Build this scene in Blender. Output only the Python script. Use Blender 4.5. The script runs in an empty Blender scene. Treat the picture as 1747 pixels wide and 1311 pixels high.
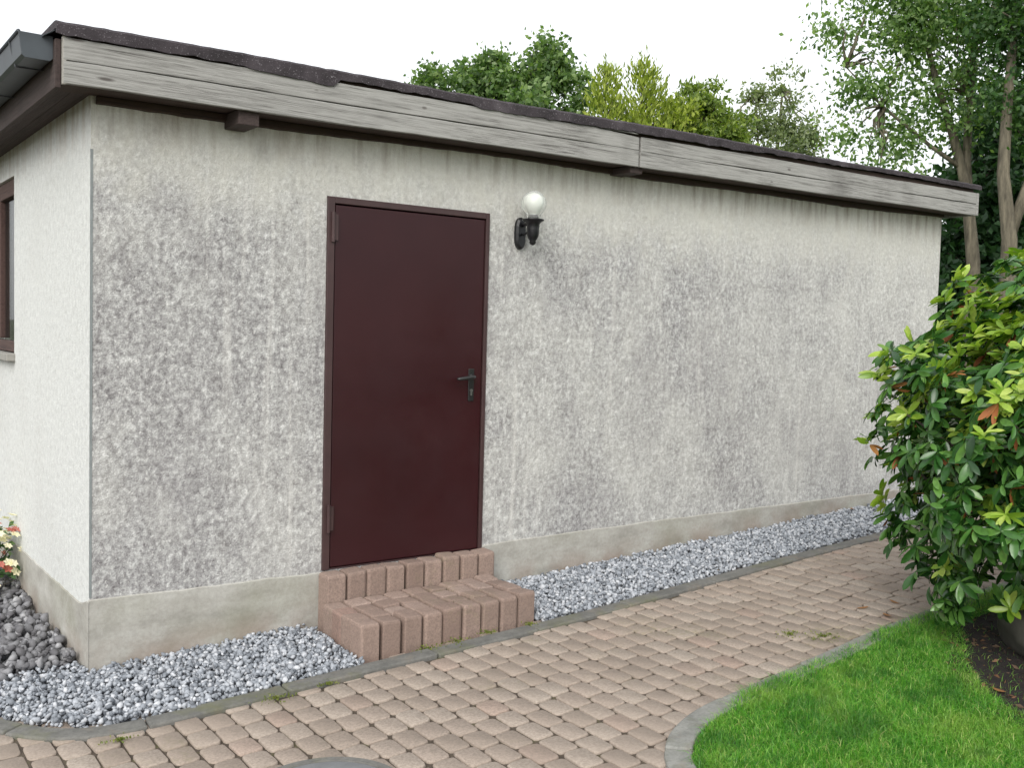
import bpy, bmesh, math, random
import numpy as np
from mathutils import Vector, Matrix

rng = np.random.default_rng(7)
random.seed(7)
sc = bpy.context.scene
COL = sc.collection

# ------------------------------------------------------------------ camera
cam_d = bpy.data.cameras.new("camera")
cam = bpy.data.objects.new("camera", cam_d)
COL.objects.link(cam)
cam_d.sensor_width = 36.0
cam_d.lens = 35.03
cam_d.clip_end = 2000
RIGHT = Vector((0.80736, -0.58945, 0.02680))
UP = Vector((0.01128, 0.06083, 0.99808))
BACK = Vector((-0.58995, -0.80551, 0.05576))
Mx = Matrix((RIGHT, UP, BACK)).transposed().to_4x4()
Mx.translation = Vector((-1.1422, -4.8587, 1.6732))
cam.matrix_world = Mx
sc.camera = cam

# ------------------------------------------------------------------ light
SUN_ELEV, SUN_AZ = math.radians(36), (-0.72, -0.66)      # azimuth as a direction towards the sun
world = bpy.data.worlds.new("World")
sc.world = world
world.use_nodes = True
wt = world.node_tree
wt.nodes.clear()
wo = wt.nodes.new("ShaderNodeOutputWorld")
wb = wt.nodes.new("ShaderNodeBackground")
sky = wt.nodes.new("ShaderNodeTexSky")
sky.sky_type = 'NISHITA'
sky.sun_disc = False
sky.sun_elevation = SUN_ELEV
sky.sun_rotation = math.atan2(SUN_AZ[0], SUN_AZ[1])
sky.air_density = 1.0
sky.dust_density = 3.0
hs = wt.nodes.new("ShaderNodeHueSaturation")
hs.inputs['Saturation'].default_value = 0.22             # an even, bright cloud cover
mixw = wt.nodes.new("ShaderNodeMix")
mixw.data_type = 'RGBA'
mixw.inputs[0].default_value = 0.55
mixw.inputs[7].default_value = (7.2, 7.35, 7.5, 1)
wt.links.new(sky.outputs[0], hs.inputs['Color'])
wt.links.new(hs.outputs[0], mixw.inputs[6])
wt.links.new(mixw.outputs[2], wb.inputs['Color'])
wb.inputs['Strength'].default_value = 0.14
wt.links.new(wb.outputs[0], wo.inputs['Surface'])

sun_d = bpy.data.lights.new("sun", 'SUN')
sun_d.energy = 1.5
sun_d.angle = math.radians(40)
sun_d.color = (1.0, 0.965, 0.91)
sun = bpy.data.objects.new("sun", sun_d)
COL.objects.link(sun)
_h = Vector((SUN_AZ[0], SUN_AZ[1], 0)).normalized() * math.cos(SUN_ELEV)
sun.rotation_euler = Vector((_h.x, _h.y, math.sin(SUN_ELEV))).to_track_quat('Z', 'Y').to_euler()
sun.location = (-4, -2, 6)

sc.view_settings.view_transform = 'Standard'
sc.view_settings.look = 'None'
sc.view_settings.exposure = 0.60
sc.view_settings.gamma = 1.0
sc.cycles.max_bounces = 8
sc.cycles.use_denoising = True

# ------------------------------------------------------------------ helpers
def lin(r, g, b):
    f = lambda c: (c / 255 / 12.92) if c / 255 <= 0.04045 else ((c / 255 + 0.055) / 1.055) ** 2.4
    return (f(r), f(g), f(b), 1.0)

def gz(x, y=0.0):
    return 0.045 * np.clip(x, -1.0, 8.0)

class NT:
    """a small wrapper for building node trees"""
    def __init__(s, name):
        s.m = bpy.data.materials.new(name)
        s.m.use_nodes = True
        s.t = s.m.node_tree
        s.t.nodes.clear()
        s.out = s.t.nodes.new("ShaderNodeOutputMaterial")
        s.b = s.t.nodes.new("ShaderNodeBsdfPrincipled")
        s.t.links.new(s.b.outputs[0], s.out.inputs[0])
        s.co = s.t.nodes.new("ShaderNodeTexCoord").outputs['Object']
    def put(s, sock, v):
        if hasattr(v, 'is_linked'):
            s.t.links.new(v, sock)
        else:
            sock.default_value = v
    def set(s, **k):
        for n, v in k.items():
            s.put(s.b.inputs[n.replace('_', ' ')], v)
        return s
    def map(s, scale=(1, 1, 1), loc=(0, 0, 0), rot=(0, 0, 0), v=None):
        n = s.t.nodes.new("ShaderNodeMapping")
        s.put(n.inputs[0], v or s.co)
        n.inputs['Scale'].default_value = scale
        n.inputs['Location'].default_value = loc
        n.inputs['Rotation'].default_value = rot
        return n.outputs[0]
    def noise(s, scale=5, detail=4, rough=0.5, v=None, dist=0.0):
        n = s.t.nodes.new("ShaderNodeTexNoise")
        s.put(n.inputs['Vector'], v or s.co)
        n.inputs['Scale'].default_value = scale
        n.inputs['Detail'].default_value = detail
        n.inputs['Roughness'].default_value = rough
        n.inputs['Distortion'].default_value = dist
        return n.outputs[0]
    def vor(s, scale=5, v=None, feature='F1', rnd=1.0):
        n = s.t.nodes.new("ShaderNodeTexVoronoi")
        n.feature = feature
        s.put(n.inputs['Vector'], v or s.co)
        n.inputs['Scale'].default_value = scale
        n.inputs['Randomness'].default_value = rnd
        return n.outputs[0]
    def ramp(s, f, stops):
        n = s.t.nodes.new("ShaderNodeValToRGB")
        s.put(n.inputs[0], f)
        el = n.color_ramp.elements
        while len(el) < len(stops):
            el.new(0.5)
        for e, (p, c) in zip(el, stops):
            e.position = p
            e.color = c if len(c) == 4 else (*c, 1)
        return n.outputs[0]
    def rampv(s, f, a, b, lo=0.0, hi=1.0):
        n = s.t.nodes.new("ShaderNodeMapRange")
        s.put(n.inputs[0], f)
        n.inputs[1].default_value = a
        n.inputs[2].default_value = b
        n.inputs[3].default_value = lo
        n.inputs[4].default_value = hi
        return n.outputs[0]
    def mix(s, f, a, b, mode='MIX'):
        n = s.t.nodes.new("ShaderNodeMix")
        n.data_type = 'RGBA'
        n.blend_type = mode
        s.put(n.inputs[0], f)
        s.put(n.inputs[6], a)
        s.put(n.inputs[7], b)
        return n.outputs[2]
    def math(s, op, a, b=0.0):
        n = s.t.nodes.new("ShaderNodeMath")
        n.operation = op
        s.put(n.inputs[0], a)
        s.put(n.inputs[1], b)
        return n.outputs[0]
    def bump(s, h, strength=0.5, dist=0.01):
        n = s.t.nodes.new("ShaderNodeBump")
        s.put(n.inputs['Height'], h)
        n.inputs['Strength'].default_value = strength
        n.inputs['Distance'].default_value = dist
        s.t.links.new(n.outputs[0], s.b.inputs['Normal'])
        return s
    def island(s):
        return s.t.nodes.new("ShaderNodeNewGeometry").outputs['Random Per Island']
    def xyz(s):
        n = s.t.nodes.new("ShaderNodeSeparateXYZ")
        s.t.links.new(s.co, n.inputs[0])
        return n.outputs
    def translucent(s, col, fac):
        tr = s.t.nodes.new("ShaderNodeBsdfTranslucent")
        s.put(tr.inputs[0], col)
        mx = s.t.nodes.new("ShaderNodeMixShader")
        mx.inputs[0].default_value = fac
        s.t.links.new(s.b.outputs[0], mx.inputs[1])
        s.t.links.new(tr.outputs[0], mx.inputs[2])
        s.t.links.new(mx.outputs[0], s.out.inputs[0])
        return s

def tag(o, label=None, cat=None, group=None, kind=None):
    if label: o['label'] = label
    if cat: o['category'] = cat
    if group: o['group'] = group
    if kind: o['kind'] = kind
    return o

def empty(name, loc=(0, 0, 0), label=None, cat=None, group=None):
    o = bpy.data.objects.new(name, None)
    o.empty_display_size = 0.2
    COL.objects.link(o)
    o.location = loc
    return tag(o, label, cat, group)

def link(name, me, mats, parent=None, smooth=False):
    o = bpy.data.objects.new(name, me)
    COL.objects.link(o)
    for m in (mats if isinstance(mats, (list, tuple)) else [mats]):
        me.materials.append(m)
    if smooth:
        me.polygons.foreach_set('use_smooth', np.ones(len(me.polygons), dtype=bool))
    if parent:
        o.parent = parent
    return o

def np_mesh(name, V, faces, mats, parent=None, smooth=False, mi=None):
    """V (n,3); faces: list of integer arrays (m,k)"""
    me = bpy.data.meshes.new(name)
    V = np.asarray(V, dtype=np.float32)
    me.vertices.add(len(V))
    me.vertices.foreach_set('co', V.ravel())
    nl = sum(f.size for f in faces)
    nf = sum(len(f) for f in faces)
    me.loops.add(nl)
    me.loops.foreach_set('vertex_index', np.concatenate([f.ravel() for f in faces]).astype(np.int32))
    me.polygons.add(nf)
    tot = np.concatenate([np.full(len(f), f.shape[1]) for f in faces]).astype(np.int32)
    st = np.concatenate([[0], np.cumsum(tot)[:-1]]).astype(np.int32)
    me.polygons.foreach_set('loop_start', st)
    if mi is not None:
        me.polygons.foreach_set('material_index', np.asarray(mi, dtype=np.int32))
    me.update(calc_edges=True)
    me.validate()
    return link(name, me, mats, parent, smooth)

class MB:
    """collects shapes and links them as one mesh object"""
    def __init__(s):
        s.v, s.f, s.mi = [], [], []
    def add(s, vs, fs, mi=0):
        k = len(s.v)
        s.v += [tuple(map(float, p)) for p in vs]
        s.f += [tuple(i + k for i in f) for f in fs]
        s.mi += [mi] * len(fs)
        return s
    def box(s, x0, x1, y0, y1, z0, z1, shear=0.0, mi=0):
        """axis box; shear raises z along x"""
        vs = [(x, y, z + shear * x) for x in (x0, x1) for y in (y0, y1) for z in (z0, z1)]
        fs = [(0, 1, 3, 2), (4, 6, 7, 5), (0, 4, 5, 1), (2, 3, 7, 6), (0, 2, 6, 4), (1, 5, 7, 3)]
        return s.add(vs, fs, mi)
    def tube(s, pts, radii, n=8, caps=True, mi=0):
        pts = [Vector(p) for p in pts]
        rings, vs, fs = [], [], []
        ref = Vector((0, 0, 1))
        for i, p in enumerate(pts):
            d = (pts[min(i + 1, len(pts) - 1)] - pts[max(i - 1, 0)]).normalized()
            a = d.cross(ref if abs(d.z) < 0.9 else Vector((1, 0, 0))).normalized()
            if i and a.dot(pa) < 0: a = -a
            pa = a
            b = d.cross(a)
            r = radii[i] if hasattr(radii, '__len__') else radii
            rings.append([len(vs) + k for k in range(n)])
            for k in range(n):
                t = 2 * math.pi * k / n
                vs.append(p + (a * math.cos(t) + b * math.sin(t)) * r)
        for i in range(len(pts) - 1):
            for k in range(n):
                fs.append((rings[i][k], rings[i][(k + 1) % n], rings[i + 1][(k + 1) % n], rings[i + 1][k]))
        if caps:
            fs.append(tuple(reversed(rings[0])))
            fs.append(tuple(rings[-1]))
        return s.add(vs, fs, mi)
    def lathe(s, prof, c=(0, 0, 0), n=24, mi=0):
        vs, fs = [], []
        for r, z in prof:
            for k in range(n):
                t = 2 * math.pi * k / n
                vs.append((c[0] + r * math.cos(t), c[1] + r * math.sin(t), c[2] + z))
        for i in range(len(prof) - 1):
            for k in range(n):
                k2 = (k + 1) % n
                fs.append((i * n + k, i * n + k2, (i + 1) * n + k2, (i + 1) * n + k))
        if prof[0][0] > 1e-4: fs.append(tuple(reversed(range(n))))
        if prof[-1][0] > 1e-4: fs.append(tuple(range((len(prof) - 1) * n, len(prof) * n)))
        return s.add(vs, fs, mi)
    def build(s, name, mats, parent=None, smooth=False, bevel=0.0, seg=2):
        me = bpy.data.meshes.new(name)
        me.from_pydata(s.v, [], s.f)
        me.polygons.foreach_set('material_index', np.array(s.mi, dtype=np.int32))
        bm = bmesh.new(); bm.from_mesh(me)
        bmesh.ops.remove_doubles(bm, verts=bm.verts, dist=1e-6)
        bmesh.ops.recalc_face_normals(bm, faces=bm.faces)
        bm.to_mesh(me); bm.free()
        me.update()
        o = link(name, me, mats, parent, smooth)
        if bevel:
            md = o.modifiers.new('bevel', 'BEVEL')
            md.width = bevel; md.segments = seg; md.limit_method = 'ANGLE'; md.angle_limit = math.radians(40)
        return o

def rot_matrices(n):
    q = rng.normal(size=(n, 4)); q /= np.linalg.norm(q, axis=1)[:, None]
    w, x, y, z = q.T
    return np.stack([1 - 2 * (y * y + z * z), 2 * (x * y - z * w), 2 * (x * z + y * w),
                     2 * (x * y + z * w), 1 - 2 * (x * x + z * z), 2 * (y * z - x * w),
                     2 * (x * z - y * w), 2 * (y * z + x * w), 1 - 2 * (x * x + y * y)], axis=1).reshape(n, 3, 3)

def ico(sub):
    bm = bmesh.new()
    bmesh.ops.create_icosphere(bm, subdivisions=sub, radius=1)
    V = np.array([v.co[:] for v in bm.verts]); F = np.array([[v.index for v in f.verts] for f in bm.faces])
    bm.free()
    return V, F

def replicate(bases, F, pos, scale, R, pick):
    """instances of base vertex sets with shared topology, all in one array"""
    n = len(pos); k = bases.shape[1]
    V = bases[pick] * scale[:, None, :]
    V = np.einsum('nij,nkj->nki', R, V) + pos[:, None, :]
    FF = (F[None] + (np.arange(n) * k)[:, None, None]).reshape(-1, F.shape[1])
    return V.reshape(-1, 3), FF

def in_poly(x, y, poly):
    inside = np.zeros(len(x), dtype=bool)
    n = len(poly)
    for i in range(n):
        x1, y1 = poly[i]; x2, y2 = poly[(i + 1) % n]
        c = ((y1 > y) != (y2 > y))
        xi = (x2 - x1) * (y - y1) / ((y2 - y1) if abs(y2 - y1) > 1e-12 else 1e-12) + x1
        inside ^= c & (x < xi)
    return inside

def smooth_noise(x, y, seed=0):
    """cheap sum of sines used for lumps"""
    r = np.random.default_rng(seed)
    s = 0
    for k in range(6):
        a, b, p = r.normal(size=2) * (1.3 ** k) , 0, r.uniform(0, 6.28)
        s = s + np.sin(a[0] * x + a[1] * y + p) / (1.25 ** k)
    return s / 3.5

# ------------------------------------------------------------------ materials
def mat_render_front():
    """weathered rough-cast render: white coat with grey algae in blotches, drips under the eave"""
    t = NT("weathered_render")
    x, y, z = t.xyz()
    fine = t.noise(42, 5, 0.68, v=t.map((1, 1, 0.85)), dist=0.2)
    spk = t.noise(110, 3, 0.6)
    med = t.noise(9, 4, 0.6, v=t.map((1, 1, 0.7)))
    big = t.noise(0.95, 4, 0.55, v=t.map((1, 1, 0.8), (3.1, 0, 1.7)))
    # grime film: 0 in the dry strip under the roof, 1 lower down, thinner to the far right
    edge = t.math('ADD', z, t.math('ADD', t.math('MULTIPLY', t.math('SUBTRACT', med, 0.5), 0.5), t.math('MULTIPLY', t.math('SUBTRACT', big, 0.5), 0.9)))
    film = t.rampv(edge, 2.66, 2.12, 0.10, 1.0)
    film = t.math('MULTIPLY', film, t.rampv(x, 2.4, 6.5, 1.0, 0.74))
    film = t.math('MULTIPLY', film, t.rampv(t.math('ADD', t.math('MULTIPLY', big, 0.6), t.math('MULTIPLY', t.noise(3.2, 4, 0.6, v=t.map((1, 1, 0.6), (8, 0, 3))), 0.4)), 0.36, 0.64, 0.48, 1.22))
    film = t.math('MULTIPLY', film, t.rampv(x, 0.0, 0.7, 1.25, 1.0))
    m2 = t.noise(25, 4, 0.6, v=t.map((1, 1, 0.72), (1, 0, 9)), dist=0.5)
    s = t.math('ADD', t.math('ADD', t.math('MULTIPLY', fine, 0.46), t.math('MULTIPLY', m2, 0.24)), t.math('ADD', t.math('MULTIPLY', med, 0.16), t.math('MULTIPLY', spk, 0.14)))
    grime = t.ramp(t.rampv(s, 0.385, 0.625), [(0.0, lin(210, 210, 208)), (0.26, lin(181, 181, 179)), (0.50, lin(154, 153, 152)), (0.74, lin(130, 128, 128)), (1.0, lin(100, 97, 97))])
    clean = t.ramp(s, [(0.40, lin(214, 214, 208)), (0.62, lin(196, 195, 188))])
    col = t.mix(film, clean, grime)
    fl = t.noise(60, 2, 0.5, v=t.map((1, 1, 0.8), (7, 0, 2)))
    col = t.mix(t.rampv(fl, 0.62, 0.70, 0, 0.55), col, lin(214, 213, 209))
    # yellowish coat near the top, uneven along its lower edge
    zz = t.math('ADD', z, t.math('MULTIPLY', t.math('SUBTRACT', med, 0.5), 0.7))
    col = t.mix(t.rampv(zz, 2.2, 2.66, 0.0, 0.42), col, lin(208, 206, 194))
    # drips
    streak = t.noise(9, 4, 0.65, v=t.map((1.6, 1, 0.16)))
    drop = t.math('ADD', t.rampv(z, 2.45, 2.72, 0.0, 1.0), t.math('MULTIPLY', x, -0.011))
    sm = t.math('MULTIPLY', t.rampv(streak, 0.46, 0.66), t.math('MAXIMUM', drop, 0.0))
    col = t.mix(t.math('MULTIPLY', sm, 0.80), col, lin(122, 104, 86))
    br = t.noise(1.7, 4, 0.6, v=t.map((1, 1, 0.55), (2, 0, 5)))
    col = t.mix(t.math('MULTIPLY', t.rampv(br, 0.50, 0.68), t.rampv(z, 2.55, 1.9, 0, 0.42)), col, lin(132, 129, 130))
    st2 = t.noise(7, 3, 0.6, v=t.map((2.2, 1, 0.06), (9, 0, 0)))
    col = t.mix(t.math('MULTIPLY', t.rampv(st2, 0.58, 0.72), 0.30), col, lin(226, 224, 218))
    t.set(Base_Color=col, Roughness=0.95)
    h = t.math('ADD', t.noise(120, 3, 0.6), t.math('MULTIPLY', t.noise(34, 3, 0.6), 1.6))
    t.bump(h, 0.55, 0.008)
    return t.m

def mat_render_side():
    t = NT("clean_render")
    x, y, z = t.xyz()
    s = t.noise(30, 5, 0.6)
    big = t.noise(1.4, 3)
    col = t.ramp(s, [(0.3, lin(190, 192, 190)), (0.7, lin(212, 214, 211))])
    col = t.mix(t.rampv(big, 0.5, 0.75, 0, 0.25), col, lin(180, 180, 176))
    col = t.mix(t.math('MULTIPLY', t.rampv(t.noise(26, 4, 0.65, v=t.map((1, 1, 0.8))), 0.52, 0.66), t.rampv(t.noise(2.0, 3), 0.35, 0.65, 0.1, 0.6)), col, lin(176, 176, 172))
    streak = t.noise(9, 3, 0.6, v=t.map((1, 1.4, 0.12)))
    sm = t.math('MULTIPLY', t.rampv(streak, 0.42, 0.7), t.rampv(z, 2.42, 2.7, 0.0, 0.8))
    col = t.mix(sm, col, lin(150, 132, 112))
    t.set(Base_Color=col, Roughness=0.95)
    t.bump(t.math('ADD', t.noise(110, 3, 0.6), t.noise(34, 2)), 0.5, 0.006)
    return t.m

def mat_plinth():
    t = NT("cement_plinth")
    x, y, z = t.xyz()
    n1 = t.noise(5, 5, 0.6, v=t.map((0.7, 0.7, 1.6)))
    n2 = t.noise(60, 3, 0.6)
    col = t.ramp(n1, [(0.3, lin(142, 140, 133)), (0.5, lin(166, 164, 157)), (0.72, lin(182, 181, 175))])
    col = t.mix(t.rampv(n2, 0.35, 0.75, 0.0, 0.35), col, lin(120, 116, 108))
    gr = t.noise(2.2, 3)
    col = t.mix(t.math('MULTIPLY', t.rampv(gr, 0.48, 0.70), 0.30), col, lin(122, 124, 98))
    low = t.math('SUBTRACT', z, t.math('MULTIPLY', x, 0.045))
    st = t.math('MULTIPLY', t.rampv(low, 0.16, 0.02), t.rampv(t.noise(4, 3), 0.4, 0.6))
    col = t.mix(t.math('MULTIPLY', st, 0.55), col, lin(128, 106, 92))
    t.set(Base_Color=col, Roughness=0.9)
    t.bump(t.math('ADD', t.noise(22, 5, 0.7), t.math('MULTIPLY', n2, 0.3)), 0.35, 0.008)
    return t.m

def mat_wood(name, light, mid, dark, axis='x', isl=0.15):
    t = NT(name)
    sc_ = (0.8, 20, 20) if axis == 'x' else (20, 0.8, 20)
    g1 = t.noise(4, 6, 0.68, v=t.map(sc_), dist=0.35)
    g2 = t.noise(9, 4, 0.6, v=t.map(tuple(v * (0.5 if v == 0.8 else 2.4) for v in sc_)))
    g = t.math('ADD', t.math('MULTIPLY', g1, 0.65), t.math('MULTIPLY', g2, 0.35))
    col = t.ramp(g, [(0.34, dark), (0.43, mid), (0.55, light), (0.66, mid), (0.76, dark)])
    stain = t.noise(1.6, 4, 0.6)
    col = t.mix(t.rampv(stain, 0.52, 0.75, 0, 0.45), col, dark)
    kn = t.vor(1.3, v=t.map((1.0, 1.0, 4.5) if axis == 'x' else (1.0, 1.0, 3.5)))
    col = t.mix(t.rampv(kn, 0.060, 0.025, 0, 0.8), col, lin(58, 50, 46))
    ck = t.noise(3.0, 4, 0.6, v=t.map(tuple(v * (0.4 if v == 0.8 else 2.2) for v in sc_), (4, 4, 4)), dist=0.2)
    crack = t.math('LESS_THAN', t.math('ABSOLUTE', t.math('SUBTRACT', ck, 0.5)), 0.014)
    col = t.mix(t.math('MULTIPLY', crack, t.rampv(t.noise(1.1, 3), 0.45, 0.6, 0, 0.85)), col, lin(52, 47, 44))
    k2 = t.vor(3.2, v=t.map((1.0, 1.0, 2.2) if axis == 'x' else (1.0, 1.0, 2.0), (5, 5, 5)))
    col = t.mix(t.rampv(k2, 0.07, 0.04, 0, 0.7), col, lin(70, 62, 58))
    col = t.mix(t.rampv(t.island(), 0, 1, 0, isl), col, dark)
    t.set(Base_Color=col, Roughness=0.85)
    t.bump(g, 0.55, 0.006)
    return t.m

def mat_felt():
    t = NT("roofing_felt")
    n = t.noise(150, 2, 0.6)
    col = t.ramp(t.noise(7, 4, 0.6), [(0.35, lin(40, 35, 38)), (0.6, lin(60, 54, 58)), (0.8, lin(84, 78, 82))])
    col = t.mix(t.rampv(n, 0.62, 0.72, 0, 0.55), col, lin(165, 160, 165))
    t.set(Base_Color=col, Roughness=0.9)
    t.bump(n, 0.5, 0.004)
    return t.m

def mat_simple(name, col, rough=0.5, metal=0.0, var=0.0, bump=0.0, scale=30, spec=0.5):
    t = NT(name)
    c = col
    if var:
        dk = tuple(v * (1 - var) for v in col[:3]) + (1,)
        c = t.mix(t.rampv(t.noise(scale * 0.2, 4, 0.6), 0.35, 0.7), col, dk)
    t.set(Base_Color=c, Roughness=rough, Metallic=metal)
    t.b.inputs['Specular IOR Level'].default_value = spec
    if bump:
        t.bump(t.noise(scale, 4, 0.6), bump, 0.004)
    return t.m

def mat_door():
    t = NT("brown_steel_door")
    big = t.noise(1.6, 3, 0.6)
    col = t.ramp(big, [(0.3, lin(43, 12, 17)), (0.7, lin(50, 18, 22))])
    col = t.mix(t.rampv(t.noise(90, 3, 0.7), 0.66, 0.76, 0, 0.25), col, lin(66, 46, 45))
    t.set(Base_Color=col, Roughness=t.rampv(t.noise(3.5, 4, 0.6), 0.3, 0.7, 0.34, 0.50))
    t.b.inputs['Specular IOR Level'].default_value = 0.38
    t.bump(t.noise(2.2, 2), 0.08, 0.01)
    return t.m

def mat_paver(name, cols, pink=None, moss=0.35, sc_=1.0):
    t = NT(name)
    i = t.island()
    col = t.ramp(i, [(k / (len(cols) - 1), c) for k, c in enumerate(cols)])
    if pink:
        col = t.mix(t.rampv(t.math('FRACT', t.math('MULTIPLY', i, 37.0)), 0.93, 0.95, 0, 0.6), col, pink)
    n = t.noise(95 * sc_, 4, 0.7)
    col = t.mix(t.rampv(n, 0.40, 0.62, 0, 0.55), col, tuple(v * 0.58 for v in cols[0][:3]) + (1,))
    bl = t.noise(2.6, 4, 0.6)
    col = t.mix(t.rampv(bl, 0.46, 0.74, 0, moss), col, tuple(v * 0.66 for v in cols[0][:3]) + (1,))
    big = t.noise(0.8, 2, v=t.map((1, 1, 1), (5, 3, 0)))
    col = t.mix(t.rampv(big, 0.42, 0.62, 0, 0.35), col, cols[0])
    ms = t.noise(1.3, 4, 0.7, v=t.map((1, 1, 1), (11, 2, 0)))
    col = t.mix(t.math('MULTIPLY', t.rampv(ms, 0.55, 0.72), t.rampv(t.noise(40, 3), 0.4, 0.65, 0, 0.55)), col, lin(112, 110, 74))
    t.set(Base_Color=col, Roughness=0.9)
    t.bump(t.math('ADD', n, t.math('MULTIPLY', t.noise(25, 3), 0.8)), 0.6, 0.004)
    return t.m

def mat_stone(name, cols, rough=0.85, tex=60):
    t = NT(name)
    col = t.ramp(t.island(), [(k / (len(cols) - 1), c) for k, c in enumerate(cols)])
    n = t.noise(tex, 4, 0.65)
    col = t.mix(t.rampv(n, 0.35, 0.75, 0, 0.45), col, tuple(v * 0.5 for v in cols[0][:3]) + (1,))
    t.set(Base_Color=col, Roughness=rough)
    t.bump(n, 0.4, 0.004)
    return t.m

def mat_leaf(name, cols, rough=0.5, trans=0.3, tcol=None, vein=False):
    t = NT(name)
    i = t.island()
    col = t.ramp(i, [(k / (len(cols) - 1), c) for k, c in enumerate(cols)])
    if vein:
        col = t.mix(t.rampv(t.noise(45, 3), 0.4, 0.7, 0, 0.3), col, tuple(v * 0.6 for v in cols[0][:3]) + (1,))
    t.set(Base_Color=col, Roughness=rough)
    if trans:
        tc = tcol or t.mix(1.0, col, (1.5, 1.7, 0.6, 1), 'MULTIPLY')
        t.translucent(tc, trans)
    return t.m

def mat_soil(name, a, b, c):
    t = NT(name)
    n = t.noise(14, 6, 0.7)
    col = t.ramp(n, [(0.3, a), (0.55, b), (0.75, c)])
    t.set(Base_Color=col, Roughness=0.95)
    t.bump(n, 0.8, 0.03)
    return t.m

def mat_bark(name, a, b, c):
    t = NT(name)
    n = t.noise(7, 6, 0.65, v=t.map((2.2, 2.2, 0.5)))
    col = t.ramp(n, [(0.3, a), (0.5, b), (0.72, c)])
    t.set(Base_Color=col, Roughness=0.9)
    t.bump(n, 0.7, 0.02)
    return t.m

M_front, M_side, M_plinth = mat_render_front(), mat_render_side(), mat_plinth()
M_fascia = mat_wood("weathered_fascia_wood", lin(160, 159, 155), lin(132, 131, 127), lin(64, 61, 58))
M_brownwood = mat_wood("brown_stained_wood", lin(72, 56, 48), lin(56, 42, 37), lin(38, 28, 26))
M_brownwood_y = mat_wood("brown_stained_eave_wood", lin(72, 60, 57), lin(56, 45, 43), lin(38, 30, 29), 'y')
M_felt = mat_felt()
M_gutter = mat_simple("grey_gutter_metal", lin(74, 80, 85), 0.5, 0.2, 0.35, 0.1, 20)
M_gutterd = mat_simple("dark_gutter_bracket", lin(70, 74, 78), 0.5, 0.3)
M_door = mat_door()
M_frame = mat_simple("brown_door_frame", lin(66, 46, 46), 0.5, 0.0, 0.25, 0.1, 40)
M_black = mat_simple("black_lacquer", lin(18, 19, 23), 0.4, 0.0, 0.3, 0.12, 60)
M_handle = mat_simple("black_handle_plastic", lin(38, 38, 38), 0.32)
M_cylinder = mat_simple("worn_lock_metal", lin(150, 150, 148), 0.3, 0.8)
M_winframe = mat_wood("brown_window_wood", lin(86, 66, 60), lin(70, 50, 46), lin(48, 34, 32), 'y')
M_sill = mat_simple("grey_stone_sill", lin(150, 148, 142), 0.8, 0, 0.3, 0.3, 60)
M_bead = mat_simple("zinc_corner_bead", lin(132, 138, 138), 0.7, 0.0, 0.3, 0.2, 60)
M_curtain = mat_simple("white_net_curtain", lin(200, 202, 198), 0.95)
M_paver = mat_paver("beige_concrete_pavers", [lin(148, 135, 123), lin(161, 147, 135), lin(171, 159, 147)], lin(166, 142, 129))
M_step = mat_paver("red_brown_step_blocks", [lin(134, 115, 105), lin(148, 128, 117), lin(158, 139, 129)], lin(154, 126, 115), 0.55)
def mat_kerb(name, a, b):
    t = NT(name)
    n = t.noise(9, 6, 0.7)
    col = t.ramp(n, [(0.3, a), (0.6, b)])
    col = t.mix(t.rampv(t.noise(60, 3, 0.7), 0.45, 0.7, 0, 0.45), col, tuple(v * 0.6 for v in a[:3]) + (1,))
    m = t.noise(3.5, 5, 0.7)
    col = t.mix(t.rampv(m, 0.50, 0.68, 0, 0.65), col, lin(98, 100, 70))
    s2 = t.noise(5.0, 5, 0.7, v=t.map((1, 1, 1), (3, 7, 0)))
    col = t.mix(t.rampv(s2, 0.55, 0.7, 0, 0.5), col, lin(128, 116, 102))
    t.set(Base_Color=col, Roughness=0.92)
    t.bump(n, 0.6, 0.006)
    return t.m
M_kerb = mat_kerb("grey_concrete_kerb", lin(88, 88, 85), lin(112, 111, 107))
M_kerb2 = mat_kerb("pale_concrete_lawn_kerb", lin(112, 113, 109), lin(138, 138, 133))
M_gravel = mat_stone("pale_grey_chippings", [lin(108, 113, 120), lin(138, 143, 150), lin(158, 163, 170), lin(174, 178, 184), lin(200, 202, 206)], 0.8, 40)
M_rock = mat_stone("dark_grey_lava_stones", [lin(74, 73, 76), lin(102, 101, 104), lin(120, 120, 123), lin(138, 138, 141), lin(168, 168, 170)], 0.85, 30)
M_bed = mat_soil("bedding_sand", lin(62, 53, 45), lin(84, 74, 63), lin(92, 92, 54))
M_gbase = mat_soil("gravel_base", lin(60, 62, 66), lin(90, 92, 96), lin(120, 122, 126))
M_soil = mat_soil("dark_garden_soil", lin(22, 18, 17), lin(38, 31, 29), lin(58, 48, 42))
M_turf = mat_soil("turf_soil", lin(40, 62, 22), lin(58, 86, 30), lin(74, 104, 40))
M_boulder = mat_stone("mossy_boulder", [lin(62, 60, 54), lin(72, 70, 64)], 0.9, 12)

# ------------------------------------------------------------------ ground, path, kerbs
def sheet(name, poly, zoff, m, kind='structure', parent=None):
    """a polygon laid on the sloping ground, fan-triangulated by bmesh"""
    bm = bmesh.new()
    vs = [bm.verts.new((x, y, float(gz(x)) + zoff)) for x, y in poly]
    f = bm.faces.new(vs)
    bmesh.ops.triangulate(bm, faces=[f])
    bmesh.ops.recalc_face_normals(bm, faces=bm.faces)
    for f in bm.faces:
        if f.normal.z < 0: f.normal_flip()
    me = bpy.data.meshes.new(name); bm.to_mesh(me); bm.free()
    o = link(name, me, m, parent)
    return tag(o, kind=kind)

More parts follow.
